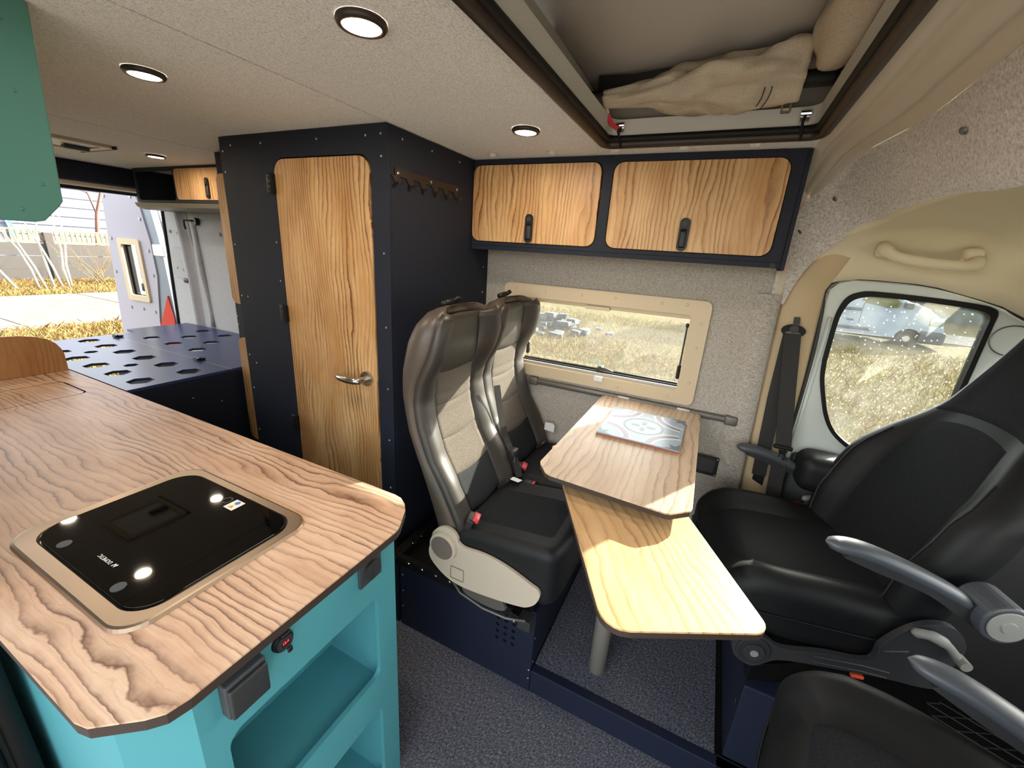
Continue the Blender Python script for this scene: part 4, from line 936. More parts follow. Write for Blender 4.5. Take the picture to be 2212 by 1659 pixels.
# beige roof strip with two grooves
rows = []
for k in range(25):
    t = k/24; row = []
    for j in range(17):
        y = 1.70-1.72*j/16
        xe = interp([(-0.05, 0.20), (0.1, 0.27), (0.5, 0.315), (0.915, 0.316), (1.25, 0.327), (1.6, 0.277), (1.70, 0.215)], y)
        x = 0.173+(xe-0.173)*t
        z = 1.885-0.024*t + 0.012*(math.exp(-((t-.35)/.08)**2)+math.exp(-((t-.8)/.07)**2))
        if y > 1.55: z -= 0.10*((y-1.55)/.15)**2
        row.append((x, y, z))
    rows.append(row)
struct(grid('trim_9', rows, 'roof_beige'))
# cab headliner: from the band forward, down to the door tops
def dtop(x): return interp([(0.2, 1.44), (0.30, 1.50), (0.36, 1.522), (0.42, 1.531), (0.58, 1.526), (0.75, 1.484), (0.83, 1.445), (1.2, 1.30), (1.5, 1.12)], x)
rows = []
for i in range(25):
    t = i/24; row = []
    for j in range(45):
        th = PI*j/44
        # front cross-section at x
        y = 0.80+0.925*math.copysign(abs(math.cos(th))**0.35, math.cos(th))
        bx = interp([(-0.1, 0.24), (0.0, 0.30), (0.5, 0.40), (0.98, 0.400), (1.25, 0.40), (1.58, 0.375), (1.69, 0.30), (1.725, 0.222)], y)
        x = bx+(1.45-bx)*t**1.2
        zt = interp([(0.22, 1.72), (0.4, 1.712), (0.8, 1.70), (1.45, 1.60)], x); zs_ = dtop(x)
        z = zs_+(zt-zs_)*abs(math.sin(th))**0.62
        row.append((x, y, z))
    rows.append(row)
struct(grid('trim_10', rows, 'headliner', thick=0.02))
# grab handle
gh = empty('grab_handle', (0.53, 1.66, 1.6), 'beige moulded grab handle above the driver door', 'handle')
yv = 1.662
MB().tube(smooth_curve([(0.425, yv+.01, 1.625), (0.435, yv-.020, 1.612), (0.46, yv-.035, 1.598), (0.53, yv-.040, 1.588), (0.60, yv-.035, 1.585), (0.630, yv-.020, 1.592), (0.642, yv+.01, 1.602)], 24), [0.020]*5+[0.015]*14+[0.020]*5, 12).go('grip', 'headliner', gh, smooth=True)
rbox('coat_hook', 0.585, 0.60, yv-.045, yv-.03, 1.585, 1.603, 0.004, 'cream_plastic', gh, n=2, grid=1)
for x in (0.43, 0.628): rbox('mount', x-.022, x+.022, yv-.015, yv+.025, 1.595, 1.635, 0.014, 'headliner', gh, n=4, grid=1)

# ================================================================== B PILLAR + DRIVER DOOR
bp = struct(empty('trim_11', (0.27, 1.72, 0.9)))
rows = []
for z in [0.1+1.54*k/20 for k in range(21)]:
    x0 = interp([(0.1, 0.255), (0.68, 0.232), (1.2, 0.205), (1.46, 0.203), (1.52, 0.225), (1.64, 0.29)], z); x1 = interp([(0.1, 0.345), (0.8, 0.342), (1.2, 0.338), (1.45, 0.328), (1.5, 0.330), (1.64, 0.40)], z)
    rows.append([(x0, 1.765, z), (x0+.004, 1.724, z), (x0+.012, 1.716, z), (x0+.03, 1.712, z), ((x0+x1)/2, 1.712, z), (x1-.012, 1.718, z), (x1, 1.732, z), (x1+.002, 1.77, z)])
grid('pillar_trim', rows, 'beige_trim', bp)
plate('belt_slot', [(0.262, 0.800), (0.300, 0.778), (0.300, 0.742), (0.262, 0.76)], [], 'Y', 1.706, 1.714, 'dark_void', bp)
plate('height_slot', [(0.258, 1.368), (0.277, 1.368), (0.273, 1.392), (0.256, 1.390)], [], 'Y', 1.700, 1.714, 'dark_grey', bp)
dr = struct(empty('door_2', (0.8, 1.75, 0.9)))
glo = [(0.390, 1.25), (0.388, 1.37), (0.392, 1.42), (0.405, 1.455), (0.430, 1.472), (0.47, 1.478), (0.60, 1.474), (0.70, 1.466), (0.735, 1.458), (0.748, 1.443), (0.748, 1.40), (0.745, 1.20), (0.745, 0.94), (0.60, 0.945), (0.555, 0.953), (0.510, 0.975), (0.470, 1.010), (0.440, 1.06), (0.415, 1.13), (0.398, 1.19)]
gl_in = [(p.x, p.z) for p in smooth_curve([(a, 0, b) for a, b in glo+glo[:1]], 100)][:-1]
ctr = (0.57, 1.2)
gasket_o = [(ctr[0]+(x-ctr[0])*1.075, ctr[1]+(z-ctr[1])*1.06) for x, z in gl_in]
dpo = [(0.346, 0.1), (0.346, 1.2), (0.338, 1.45), (0.342, 1.49), (0.36, 1.512), (0.40, 1.525), (0.58, 1.520), (0.75, 1.478), (0.83, 1.438), (1.0, 1.37), (1.3, 1.22), (1.55, 1.02), (1.55, 0.1)]
plate('door_panel', dpo, [gasket_o], 'Y', 1.748, 1.775, 'door_paint', dr, 0.004)
plate('window_gasket', gasket_o, [gl_in], 'Y', 1.740, 1.772, 'rubber', dr)
plate('pane', gl_in, [], 'Y', 1.758, 1.762, 'glass_dusty', dr)
MB().tube(smooth_curve([(0.342, 1.735, 0.75), (0.345, 1.735, 1.2), (0.335, 1.735, 1.40), (0.325, 1.732, 1.48), (0.345, 1.732, 1.517), (0.40, 1.732, 1.532), (0.58, 1.732, 1.526), (0.75, 1.732, 1.485), (0.83, 1.732, 1.445), (1.2, 1.732, 1.28)], 60), 0.006, 8).go('door_seal', 'dark_grey', dr, smooth=True)
MB().tube([(0.362, 1.742, 0.55), (0.362, 1.742, 1.40)], 0.006, 8).go('door_seam', 'door_paint', dr, smooth=True)
MB().tube([(0.815+0.05*math.cos(a), 1.742, 1.385+0.045*math.sin(a)) for a in [PI*(0.3+1.2*k/14) for k in range(15)]], 0.002, 6).go('speaker_ring', 'alu_dark', dr)
rbox('door_card', 0.365, 1.4, 1.705, 1.748, 0.12, 0.90, 0.02, 'dark_grey', dr, n=4, grid=2)
rbox('door_armrest', 0.375, 0.95, 1.60, 1.744, 0.80, 0.935, 0.045, 'leather_black', dr, n=8, grid=3)
# driver's seat belt
db = empty('seat_belt', (0.27, 1.7, 0.9), 'black driver seat belt with oval anchor loop hanging on the beige door pillar', 'seat belt')
MB().plate([(0.262+0.036*math.cos(a), 1.345+0.022*math.sin(a)) for a in [2*PI*k/28 for k in range(28)]], [[(0.262+0.024*math.cos(a), 1.337+0.006*math.sin(a)) for a in [2*PI*k/16 for k in range(16)]]], 'Y', 1.690, 1.700).go('anchor_loop', 'rubber', db, bevel=0.002)
MB().cyl((0.262, 1.703, 1.352), (0.262, 1.686, 1.352), 0.014, 16).go('anchor_bolt', 'dark_grey', db)
MB().ribbon([(0.262, 1.690, 1.335), (0.292, 1.678, 1.13), (0.322, 1.666, 0.935)], (0.0245, 0, 0.003), 0.0012).go('webbing', 'webbing', db)
MB().ribbon([(0.258, 1.694, 1.335), (0.262, 1.695, 1.1), (0.278, 1.700, 0.785)], (0.0235, 0, 0.0), 0.0012).go('webbing', 'webbing', db)
MB().ribbon([(0.322, 1.664, 0.895), (0.335, 1.66, 0.70), (0.345, 1.66, 0.45)], (0.0235, 0, 0.0), 0.0012).go('webbing', 'webbing', db)
rbox('tongue_grip', 0.292, 0.353, 1.656, 1.672, 0.922, 0.938, 0.006, 'rubber', db, n=4, grid=2)
plate('tongue', [(0.309, 0.922), (0.339, 0.922), (0.335, 0.912), (0.335, 0.886), (0.331, 0.880), (0.317, 0.880), (0.313, 0.886), (0.313, 0.912)], [[(0.318, 0.890), (0.330, 0.890), (0.330, 0.908), (0.318, 0.908)]], 'Y', 1.6555, 1.6575, 'chrome', db)

# ================================================================== CAB FLOOR, BASES, SHELL
cf = struct(empty('trim_12', (1.2, 0.8, 0.1)))
box('cab_floor', 0.268, 2.0, -0.1, 1.776, 0.0, 0.095, 'rubber', cf)
rd = MB()
for k in range(34):
    o = -1.0+k*0.045
    a0 = (0.62+max(0, 0), 0)
for k in range(-20, 40):
    c0 = k*0.05
    # two families of diagonal ribs clipped to the mat rectangle x 0.62..1.7, y 0.6..1.68
    for sgn in (1, -1):
        pts = []
        for t in range(0, 55):
            x = 0.62+t*0.02; y = (c0+0.45*(x-0.62)*sgn) + (0.6 if sgn == 1 else 1.1)
            if 0.6 < y < 1.68: pts.append((x, y, 0.0965))
        if len(pts) > 2: rd.tube([pts[0], pts[-1]], 0.0025, 4)
tag(rd.go('mat_rib', 'dark_grey', cf), kind='stuff')
box('cab_step', 0.268, 0.60, 1.0, 1.098, 0.096, 0.1025, 'navy_blue', cf)
def cab_base(x0, x1, y0, y1, lab):
    b_ = empty('chair_plinth', ((x0+x1)/2, (y0+y1)/2, 0.1), lab, 'seat base')
    box('box', x0, x1, y0, y1, 0.1035, 0.40, 'navy_blue', b_, 0.004)
    MB().cyl(((x0+x1)/2, (y0+y1)/2, 0.4005), ((x0+x1)/2, (y0+y1)/2, 0.44), 0.14, 28).go('swivel_plate', 'black_plastic', b_)
    screws('bolt', [(x0-.001, y0+.03, 0.30), (x0-.001, y0+.03, 0.16)], (-1, 0, 0), b_, 'chrome', 0.006)
    return b_
cab_base(0.285, 0.62, 1.10, 1.60, 'navy box base under the swivelled driver seat')
cab_base(0.285, 0.62, 0.15, 0.62, 'navy box base under the passenger seat in the foreground')
cs = struct(empty('wall_cab', (1.2, 0.8, 0.5)))
plate('side_skin', [(0.33, -0.2), (2.6, -0.2), (2.6, 0.9), (1.75, 1.02), (1.5, 1.25), (1.2, 1.45), (0.9, 1.62), (0.33, 1.75)], [gasket_o], 'Y', 1.778, 1.79, 'white_paint', cs)
plate('side_skin', [(0.33, -0.2), (2.6, -0.2), (2.6, 0.9), (1.75, 1.02), (1.5, 1.25), (1.2, 1.45), (0.9, 1.62), (0.33, 1.9)], [rr(0.5, 0.95, 1.3, 1.42, 0.08)], 'Y', -0.14, -0.12, 'white_paint', cs)
grid('cab_roof', [[(0.3, -0.13, 1.96), (0.3, 1.79, 1.96)], [(0.7, -0.13, 1.82), (0.7, 1.79, 1.82)], [(1.45, -0.13, 1.64), (1.45, 1.79, 1.64)]], 'white_paint', cs, thick=0.01)
plate('dashboard', [(1.35, 0.1), (2.4, 0.1), (2.4, 0.98), (1.5, 0.95), (1.38, 0.85)], [], 'Y', -0.1, 1.72, 'dark_grey', cs, 0.01)
plate('bonnet', [(2.3, -0.3), (3.0, -0.3), (3.0, 0.6), (2.3, 0.92)], [], 'Y', -0.12, 1.78, 'white_paint', cs)
MB().add([(1.45, -0.1, 1.63), (1.45, 1.77, 1.63), (2.3, 1.77, 0.99), (2.3, -0.1, 0.99)], [(0, 1, 2, 3)]).go('windscreen', 'glass', cs)

# ================================================================== CAB SEATS (built facing +X at origin, copied)
def cab_seat():
    r_ = empty('swivel_armchair', (0, 0, 0.44))
    def d1(p):
        t = (p.x+0.22)/0.48
        if p.z > 0.66: p.z += 0.040*sstep((abs(p.y)-0.13)/0.08)*(1-0.55*sstep((0.10-p.x)/0.3)) - 0.03*sstep((p.x-0.17)/0.09) + 0.012*t
        if p.z < 0.60: p.z += 0.03*sstep((p.x-0.0)/0.2)
        if p.x > 0.1: p.y *= 1-0.10*sstep((p.x-0.1)/0.17)
        return p
    rbox('cushion', -0.22, 0.265, -0.255, 0.255, 0.575, 0.735, 0.055, 'leather_black', r_, deform=d1, n=10, grid=12)
    rows = []
    for j in range(17):
        x = -0.19+0.42*j/16; row = []
        hw = 0.155-0.02*sstep((x-.1)/.15)
        for i in range(13):
            y = -hw+2*hw*i/12
            e = min(min(i, 12-i)/12*2*hw, min(j, 16-j)/16*0.42); q = 1-min(1, e/0.02)
            p = d1(Vector((x, y, 0.735))); row.append((x, y, p.z+0.004-0.012*q*q))
        rows.append(row)
    grid('cushion_insert', rows, 'fabric_black', r_)
    rows = []
    for j in range(5): pass
    MB().tube(smooth_curve([(-0.15, 0.2565, 0.665), (0.0, 0.2585, 0.672), (0.12, 0.256, 0.676), (0.21, 0.235, 0.668), (0.262, 0.16, 0.662), (0.270, 0.0, 0.660), (0.262, -0.16, 0.662), (0.21, -0.235, 0.668), (0.0, -0.2585, 0.672), (-0.15, -0.2565, 0.665)], 60), 0.0028, 6).go('piping', 'leather_black', r_, smooth=True)
    # backrest
    FB = [(0.66, -0.135), (0.75, -0.150), (0.85, -0.172), (1.0, -0.225), (1.1, -0.27), (1.2, -0.325), (1.35, -0.395), (1.45, -0.44), (1.50, -0.47)]
    HB = [(0.66, 0.24), (0.80, 0.255), (0.95, 0.262), (1.04, 0.255), (1.10, 0.225), (1.16, 0.185), (1.22, 0.162), (1.32, 0.150), (1.42, 0.142), (1.47, 0.125), (1.495, 0.10)]
    RB = [(0.66, 0.04), (0.85, 0.065), (1.0, 0.06), (1.1, 0.03), (1.2, 0.008), (1.5, 0.0)]
    TB = [(0.66, 0.11), (0.9, 0.13), (1.1, 0.11), (1.3, 0.10), (1.45, 0.085), (1.50, 0.05)]
    def bf(s, z):
        e = sstep((abs(s)-0.50)/0.35); rnd = max(0, (abs(s)-0.80)/0.20)
        return Vector((interp(FB, z)+interp(RB, z)*e-0.03*rnd**2, s*interp(HB, z), z))
    rows = []
    zs = [0.62+0.88*k/40 for k in range(41)]
    for z in zs:
        ring = [bf(-1+2*k/22, z) for k in range(23)]; xs = ring[0].x; hb = interp(HB, z); th_ = interp(TB, z)+0.03
        for k in range(1, 14):
            a = PI*k/14; ring.append(Vector((xs-th_*math.sin(a)**0.6, hb*math.copysign(abs(math.cos(a))**0.5, math.cos(a)), z)))
        rows.append(ring)
    cx = sum(p.x for p in rows[-1])/36
    rows.append([Vector((cx+(p.x-cx)*0.6, p.y*0.7, 1.508)) for p in rows[-1]]); rows.append([Vector((cx, 0, 1.511)) for p in rows[-1]])
    grid('back_shell', rows, 'leather_black', r_, closeu=True)
    def bpatch(name, s0, s1, z0, z1, m, lift=0.004, nu=14, nv=24, dip=0.01, curve=0):
        rows = []
        for j in range(nv+1):
            row = []
            for i in range(nu+1):
                g_ = i/nu; f = j/nv; s = s0+(s1-s0)*g_; z = z0+(z1-z0)*f + curve*(1-(2*g_-1)**2)*(1-abs(2*f-1) if False else 1)
                p = bf(s, z); d = min(min(g_, 1-g_)*abs(s1-s0)*0.24, min(f, 1-f)*(z1-z0)); q = 1-min(1, d/0.014)
                p.x += lift-dip*q*q; row.append(p)
            rows.append(row)
        return grid(name, rows, m, r_)
    bpatch('back_panel', -0.60, 0.60, 0.70, 1.166, 'fabric_black', curve=0.02)
    bpatch('headrest_panel', -0.92, 0.92, 1.170, 1.47, 'fabric_black', curve=0.02)
    for s in (-1, 1):
        st_ = MB(); st_.tube([bf(s*0.80, z)+Vector((0.001, 0, 0)) for z in [0.72+0.38*k/20 for k in range(21)]], 0.002, 6); st_.go('stitching', 'dark_grey', r_)
    # armrests
    for s, tip, piv in ((1, 0.962, 0.862), (-1, 0.905, 0.83)):
        y0 = s*0.315
        pts = smooth_curve([(0.135, y0, tip), (0.06, y0, tip-.004), (-0.03, y0, tip-.030), (-0.12, y0, tip-.065), (-0.175, y0, tip-.092)], 26)
        rows = []; n = 18
        for i, p in enumerate(pts):
            t = i/25; e = math.sqrt(max(0.0, 1-(2*t-1)**6)) if t < 0.5 else math.sqrt(max(0.0, 1-(2*t-1)**8))
            e = max(e, 0.05); wy = 0.027*e; up_ = 0.015*e; dn = 0.022*e
            rows.append([(p.x, p.y+wy*math.cos(2*PI*k/n), p.z+(up_ if math.sin(2*PI*k/n) > 0 else dn)*math.sin(2*PI*k/n)) for k in range(n)])
        ar = grid('armrest', rows, 'arm_top', r_, closeu=True)
        lo = smooth_curve([(0.10, 0, tip-.022), (0.03, 0, tip-.045), (-0.08, 0, tip-.078), (-0.18, 0, piv-.035), (-0.22, 0, piv-.03), (-0.235, 0, piv+.015), (-0.2, 0, piv+.02), (-0.12, 0, tip-.075), (0.0, 0, tip-.028), (0.09, 0, tip-.012)], 50)
        plate('arm_body', [(p.x, p.z) for p in lo], [], 'Y', y0-.020, y0+.020, 'dark_grey', ar, 0.006)
        pc = MB().cyl((-0.212, y0-s*0.035, piv), (-0.212, y0+s*0.045, piv), 0.046, 28); pv = pc.go('arm_pivot', 'arm_top', ar, bevel=0.004)
        MB().cyl((-0.212, y0+s*.0455, piv), (-0.212, y0+s*.049, piv), 0.037, 28).go('pivot_cap', 'cap_grey', ar, bevel=0.002)
        MB().cyl((-0.212, y0+s*.0492, piv), (-0.212, y0+s*.0515, piv), 0.015, 20, 0.013).go('pivot_cap', 'cap_grey', ar)
    # side mechanism
    so_ = [(0.245, 0.600), (0.225, 0.620), (0.20, 0.628), (0.165, 0.618), (0.121, 0.598), (0.027, 0.612), (-0.07, 0.620), (-0.082, 0.675), (-0.121, 0.735), (-0.165, 0.765), (-0.212, 0.762), (-0.247, 0.715), (-0.238, 0.65), (-0.225, 0.585), (-0.204, 0.573), (-0.108, 0.575), (0.0, 0.570), (0.08, 0.565), (0.13, 0.555), (0.165, 0.527), (0.19, 0.520), (0.23, 0.545)]
    so_ = [(p.x, p.z) for p in smooth_curve([(a, 0, b) for a, b in so_+so_[:1]], 110)][:-1]
    for s in (1, -1):
        sm_ = plate('side_plate', so_, [], 'Y', s*0.262, s*0.278, 'plate_grey', r_, 0.003)
        MB().cyl((0.19, s*.278, 0.574), (0.19, s*.284, 0.574), 0.042, 28).go('disc', 'dark_grey', sm_, bevel=0.002)
        MB().cyl((0.19, s*.284, 0.574), (0.19, s*.290, 0.574), 0.026, 28).go('disc_cap', 'plate_grey', sm_, bevel=0.001)
        MB().cyl((0.19, s*.290, 0.574), (0.19, s*.292, 0.574), 0.010, 20).go('disc_cap', 'cap_grey', sm_)
        for dz in (0, 0.018): MB().tube([(0.05, s*.279, 0.598-dz), (-0.06, s*.279, 0.602-dz), (-0.12, s*.279, 0.598-dz)], 0.0025, 6).go('moulded_rib', 'plate_grey', sm_)
        MB().tube([(-0.09, s*.279, 0.66), (-0.14, s*.279, 0.675)], 0.0025, 6).go('moulded_rib', 'plate_grey', sm_)
        MB().tube(smooth_curve([(-0.118, s*.29, 0.742), (-0.15, s*.296, 0.748), (-0.185, s*.300, 0.735), (-0.218, s*.302, 0.703)], 14), [0.004]+[0.011]*4+[0.013]*4+[0.010]*5, 10).go('recline_lever', 'cap_grey', sm_, smooth=True)
        MB().cyl((-0.221, s*.295, 0.702), (-0.221, s*.322, 0.702), 0.012, 16).go('recline_lever', 'cap_grey', sm_)
    # metal under-frame
    for s in (1, -1):
        plate('slide_rail', [(0.17, 0.50), (0.02, 0.56), (-0.21, 0.565), (-0.275, 0.46), (-0.29, 0.445), (-0.11, 0.50), (0.17, 0.445)], [], 'Y', s*0.235, s*0.258, 'black_gloss', r_, 0.002)
    box('under_frame', -0.20, 0.18, -0.20, 0.20, 0.455, 0.575, 'rubber', r_, 0.004)
    rbox('warning_lug', -0.085, -0.055, 0.258, 0.270, 0.545, 0.556, 0.004, 'orange', r_, n=4, grid=1)
    bq = rbox('buckle', -0.12, -0.09, -0.30, -0.27, 0.66, 0.72, 0.005, 'black_plastic', r_, n=4, grid=1)
    rbox('buckle_button', -0.118, -0.092, -0.298, -0.272, 0.715, 0.726, 0.003, 'red', bq, n=2, grid=1)
    return r_
mat('arm_top', '4A4F56', 0.42, spec=0.5); mat('cap_grey', '8E8F8C', 0.45); mat('plate_grey', '35363A', 0.45, spec=0.5); mat('black_gloss', '0B0B0C', 0.25, spec=0.5)
k1 = cab_seat()
k2 = dup(k1, (0.47, 0.535, 0.505), math.radians(167)); tag(k2, 'black passenger swivel seat in the foreground at the lower right', 'seat')
k1.location = (0.383, 1.37, 0.44); k1.rotation_euler = (0, 0, math.radians(194))
tag(k1, 'black driver swivel seat turned towards the table, by the driver door', 'seat', 'swivelled cab seats'); k2['group'] = 'swivelled cab seats'
for ch in k2.children:
    if ch.name.startswith('armrest') and ch.location.y < 0: ch.location += Vector((-0.03, 0.04, -0.075))

# ================================================================== REAR DOOR (open), seen past the bed
rdr = struct(empty('door_3', (-3.6, 1.75, 0.3)))
def RD(a, z, off=0.0): # along door from hinge a (m), offset towards the inside
    return Vector((-3.60-a*0.985, 1.735-a*0.10-off, z))
def dpoly(name, outer, holes, o0, o1, m, parent=rdr, bevel=0):
    b = MB().plate(outer, holes, 'Y', o0, o1)
    b.v = [tuple(RD(x, z, y)) for x, y, z in b.v]
    return b.go(name, m, parent, bevel=bevel)
dout = [(0.30, 0.3), (0.78, 0.3), (0.78, 0.75), (0.705, 1.5), (0.675, 1.79), (0.62, 1.82), (0.30, 1.79), (0.262, 1.70), (0.214, 1.45), (0.208, 1.2), (0.28, 0.85)]
dw = rr(0.345, 1.02, 0.56, 1.43, 0.02)
mat('door_liner', 'A8A4B0', 0.7)
dpoly('inner_panel', dout, [dw], 0.0, 0.02, 'door_liner')
dpoly('outer_skin', [(0.06, 0.2), (0.80, 0.2), (0.80, 0.8), (0.72, 1.84), (0.2, 1.82), (0.10, 1.4), (0.07, 1.0)], [dw], -0.06, -0.04, 'white_paint')
dpoly('door_edge', [(0.07, 0.2), (0.298, 0.2), (0.278, 0.85), (0.206, 1.2), (0.212, 1.45), (0.26, 1.70), (0.298, 1.79), (0.25, 1.83), (0.17, 1.72), (0.115, 1.40), (0.09, 0.85)], [], -0.03, 0.01, 'van_paint')
dpoly('window_frame', rr(0.325, 0.99, 0.585, 1.455, 0.02), [rr(0.36, 1.035, 0.545, 1.412, 0.015)], 0.02, 0.035, 'cream_plastic', bevel=0.003)
dpoly('pane', rr(0.345, 1.02, 0.56, 1.43, 0.015), [], -0.03, -0.025, 'glass')
dpoly('window_gasket', rr(0.345, 1.02, 0.56, 1.43, 0.015), [rr(0.36, 1.035, 0.53, 1.41, 0.015)], -0.02, 0.0, 'rubber')
dpoly('tail_light', [(0.13, 1.06), (0.105, 0.90), (0.10, 0.6), (0.275, 0.6), (0.272, 0.82), (0.20, 0.94)], [], 0.011, 0.022, 'taillight')
bq = MB()
for a, z in [(0.65, 1.75), (0.55, 1.79), (0.45, 1.78), (0.34, 1.75), (0.67, 1.45), (0.70, 1.2), (0.31, 0.92), (0.25, 1.38), (0.28, 1.6), (0.6, 0.93), (0.45, 0.93), (0.25, 1.2)]:
    bq.cyl(RD(a, z, 0.02), RD(a, z, 0.026), 0.012, 8)
tag(bq.go('screw_cap', 'alu', rdr), kind='stuff')
rbox('window_latch', -4.02, -3.98, 1.672, 1.69, 1.07, 1.13, 0.006, 'black_plastic', rdr, n=2, grid=1)
hg = MB(); hg.box(-3.77, -3.62, 1.68, 1.74, 1.35, 1.43); hg.go('hinge_arm', 'white', rdr, bevel=0.006)

# ================================================================== OUTSIDE
def ground_z(x, y): return -0.6
gsz = []
gr = MB()
nx = 60
rows = []
for i in range(nx+1):
    x = -60+120*i/nx
    rows.append([(x, -30+120*j/nx, -0.6+0.03*math.sin(x*1.3+j)*math.cos(j*0.9)) for j in range(nx+1)])
struct(grid('ground_grass', rows, 'grass_ground')).name = 'floor_ground'
rdm = struct(empty('trim_13', (-15, 5, -0.55)))
# concrete slab road: slabs with recessed joints
for k in range(8):
    for (xa, xb) in ((-18.0, -15.3), (-15.27, -12.6)):
        y0 = -2+k*2.6
        MB().box(xa, xb, y0, y0+2.57, -0.62, -0.545-0.006*random.random()).go('slab', 'road', rdm)
for k in range(5):
    MB().box(3.6+k*2.5, 6.07+k*2.5, 20.0, 23.5, -0.62, -0.55).go('slab', 'road', rdm)
mat('bounce_slab', 'A8A49C', 0.9, spec=0.1)  # unseen pale slabs beside the van, added to bounce light onto the ceiling
for k in range(4):
    for j in range(4): MB().box(-4+k*2.53, -1.5+k*2.53, -0.5-(j+1)*2.53, -0.53-j*2.53, -0.62, -0.55).go('slab', 'bounce_slab', rdm)
# concrete fence with pickets
fe = empty('concrete_fence', (-23, 9, -0.6), 'grey concrete panel fence topped with pickets beyond the road', 'fence')
ym = 3.0
bays = 5
for b_ in range(bays):
    y0 = 2.0+b_*2.5
    box('post', -23.12, -22.88, y0-.12, y0+.12, -0.6, 1.15, 'concrete', fe, 0.01)
    for c_ in range(3):
        MB().box(-23.03, -22.97+0.02*random.random(), y0+.125, y0+2.375, -0.6+c_*0.455, -0.6+c_*0.455+0.44).go('panel', 'concrete', fe)
    MB().box(-23.02, -22.98, y0+.125, y0+2.375, 0.765, 0.84).go('rail', 'picket', fe)
    MB().box(-23.02, -22.98, y0+.125, y0+2.375, 1.20, 1.26).go('rail', 'picket', fe)
    for q in range(15):
        yy = y0+0.2+q*0.15; MB().box(-23.03, -22.98, yy, yy+.085, 0.845, 1.195).go('picket', 'picket', fe)
bd = empty('clad_building', (-30, 8, -0.6), 'pale blue clad building rising behind the concrete fence', 'building')
for k in range(14):
    MB().add([(-30, 0, -0.4+k*0.45), (-30, 17, -0.4+k*0.45), (-30.08, 17, 0.04+k*0.45), (-30.08, 0, 0.04+k*0.45), (-30.2, 0, -0.4+k*0.45), (-30.2, 17, -0.4+k*0.45), (-30.2, 17, 0.04+k*0.45), (-30.2, 0, 0.04+k*0.45)],
             [(0, 1, 2, 3), (4, 5, 6, 7), (0, 1, 5, 4), (2, 3, 7, 6), (0, 3, 7, 4), (1, 2, 6, 5)]).go('cladding_board', 'siding', bd)
box('corner_post', -30.0, -29.9, 7.9, 8.05, -0.6, 6, 'blue_sheet', bd)
# birch clump, twisted tree, bare shrubs
def branchy(mb, p, d, L, q, depth, rnd, n=3):
    p = Vector(p); d = Vector(d).normalized(); pts = [p.copy()]; rs = [q]
    for i in range(4):
        d = (d+Vector((rnd.uniform(-.16, .16), rnd.uniform(-.2, .2), rnd.uniform(-.08, .12)))).normalized(); p = p+d*L/4; pts.append(p.copy()); rs.append(q*(1-0.16*(i+1)))
    mb.tube(pts, rs, 5)
    if depth > 0:
        for k in range(n):
            j = rnd.randint(1, 4); nd = (d+Vector((rnd.uniform(-.5, .5), rnd.uniform(-1.0, 1.0), rnd.uniform(-.2, .9)))).normalized()
            branchy(mb, pts[j], nd, L*rnd.uniform(.45, .75), rs[j]*0.5, depth-1, rnd, n)
rnd = random.Random(11)
tr1 = empty('birch_clump', (-20, 5.3, -0.6), 'clump of thin white birch trunks left of the open rear door, before the fence', 'tree')
for (y, lean) in ((5.75, -0.22), (5.55, -0.35), (5.95, -0.12), (6.35, -0.05), (6.45, 0.06), (5.1, -0.5), (6.2, -0.25)):
    b = MB(); branchy(b, (-20+rnd.uniform(-.3, .3), y, -0.6), (0, lean, 1), rnd.uniform(2.6, 3.4), 0.04, 0, rnd); b.go('trunk', 'birch', tr1, smooth=True)
tr2 = empty('bare_tree', (-21.5, 8.3, -0.6), 'thin reddish bare tree rising above the fence', 'tree')
b = MB(); branchy(b, (-24.0, 8.8, -0.6), (0, -0.03, 1), 5.2, 0.10, 3, rnd, 4); b.go('trunk', 'bark', tr2, smooth=True)
for i, (y, lab) in enumerate(((7.4, 'pale leafless shrub beside the birch trunks'), (8.6, 'tangled pale leafless shrub in the middle before the fence'), (9.8, 'pale leafless shrub next to the open rear door'))):
    s_ = empty('bare_shrub', (-21, y, -0.6), lab, 'shrub', 'leafless shrubs before the fence')
    b = MB()
    for k in range(10): branchy(b, (-21+rnd.uniform(-.3, .3), y+rnd.uniform(-.3, .3), -0.6), (rnd.uniform(-.2, .2), rnd.uniform(-.9, .9), 1), rnd.uniform(1.0, 1.9), 0.018, 2, rnd, 3)
    b.go('twigs', 'twig', s_)
ty = empty('old_tyre', (-9.5, 3.6, -0.5), 'old dark tyre lying in the grass behind the van', 'tyre')
MB().tube([(-9.5+0.3*math.cos(a), 4.15+0.3*math.sin(a), -0.5) for a in [2*PI*k/20 for k in range(21)]], 0.09, 10, cap=False).go('tread', 'tyre', ty, smooth=True)
lg = empty('grey_pipe', (-10.2, 4.5, -0.4), 'grey pipe leaning in the grass beside the old tyre', 'pipe')
MB().cyl((-9.6, 4.0, -0.5), (-10.6, 4.9, -0.25), 0.06, 12).go('pipe', 'alu_dark', lg)
hp = MB(); rnd = random.Random(4)
for k in range(260):
    a = rnd.uniform(0, 6.28); q = rnd.uniform(0, 0.45)
    x, y = -9.9+q*math.cos(a), 4.45+q*math.sin(a)*0.8; z = -0.58+0.22*(1-q/0.45)
    hp.tube([(x, y, z), (x+rnd.uniform(-.12, .12), y+rnd.uniform(-.12, .12), z+rnd.uniform(-.02, .08))], 0.008, 3)
tag(hp.go('straw_heap', 'straw'), 'small brown straw and leaf heap behind the bed platform', 'heap', kind='stuff')
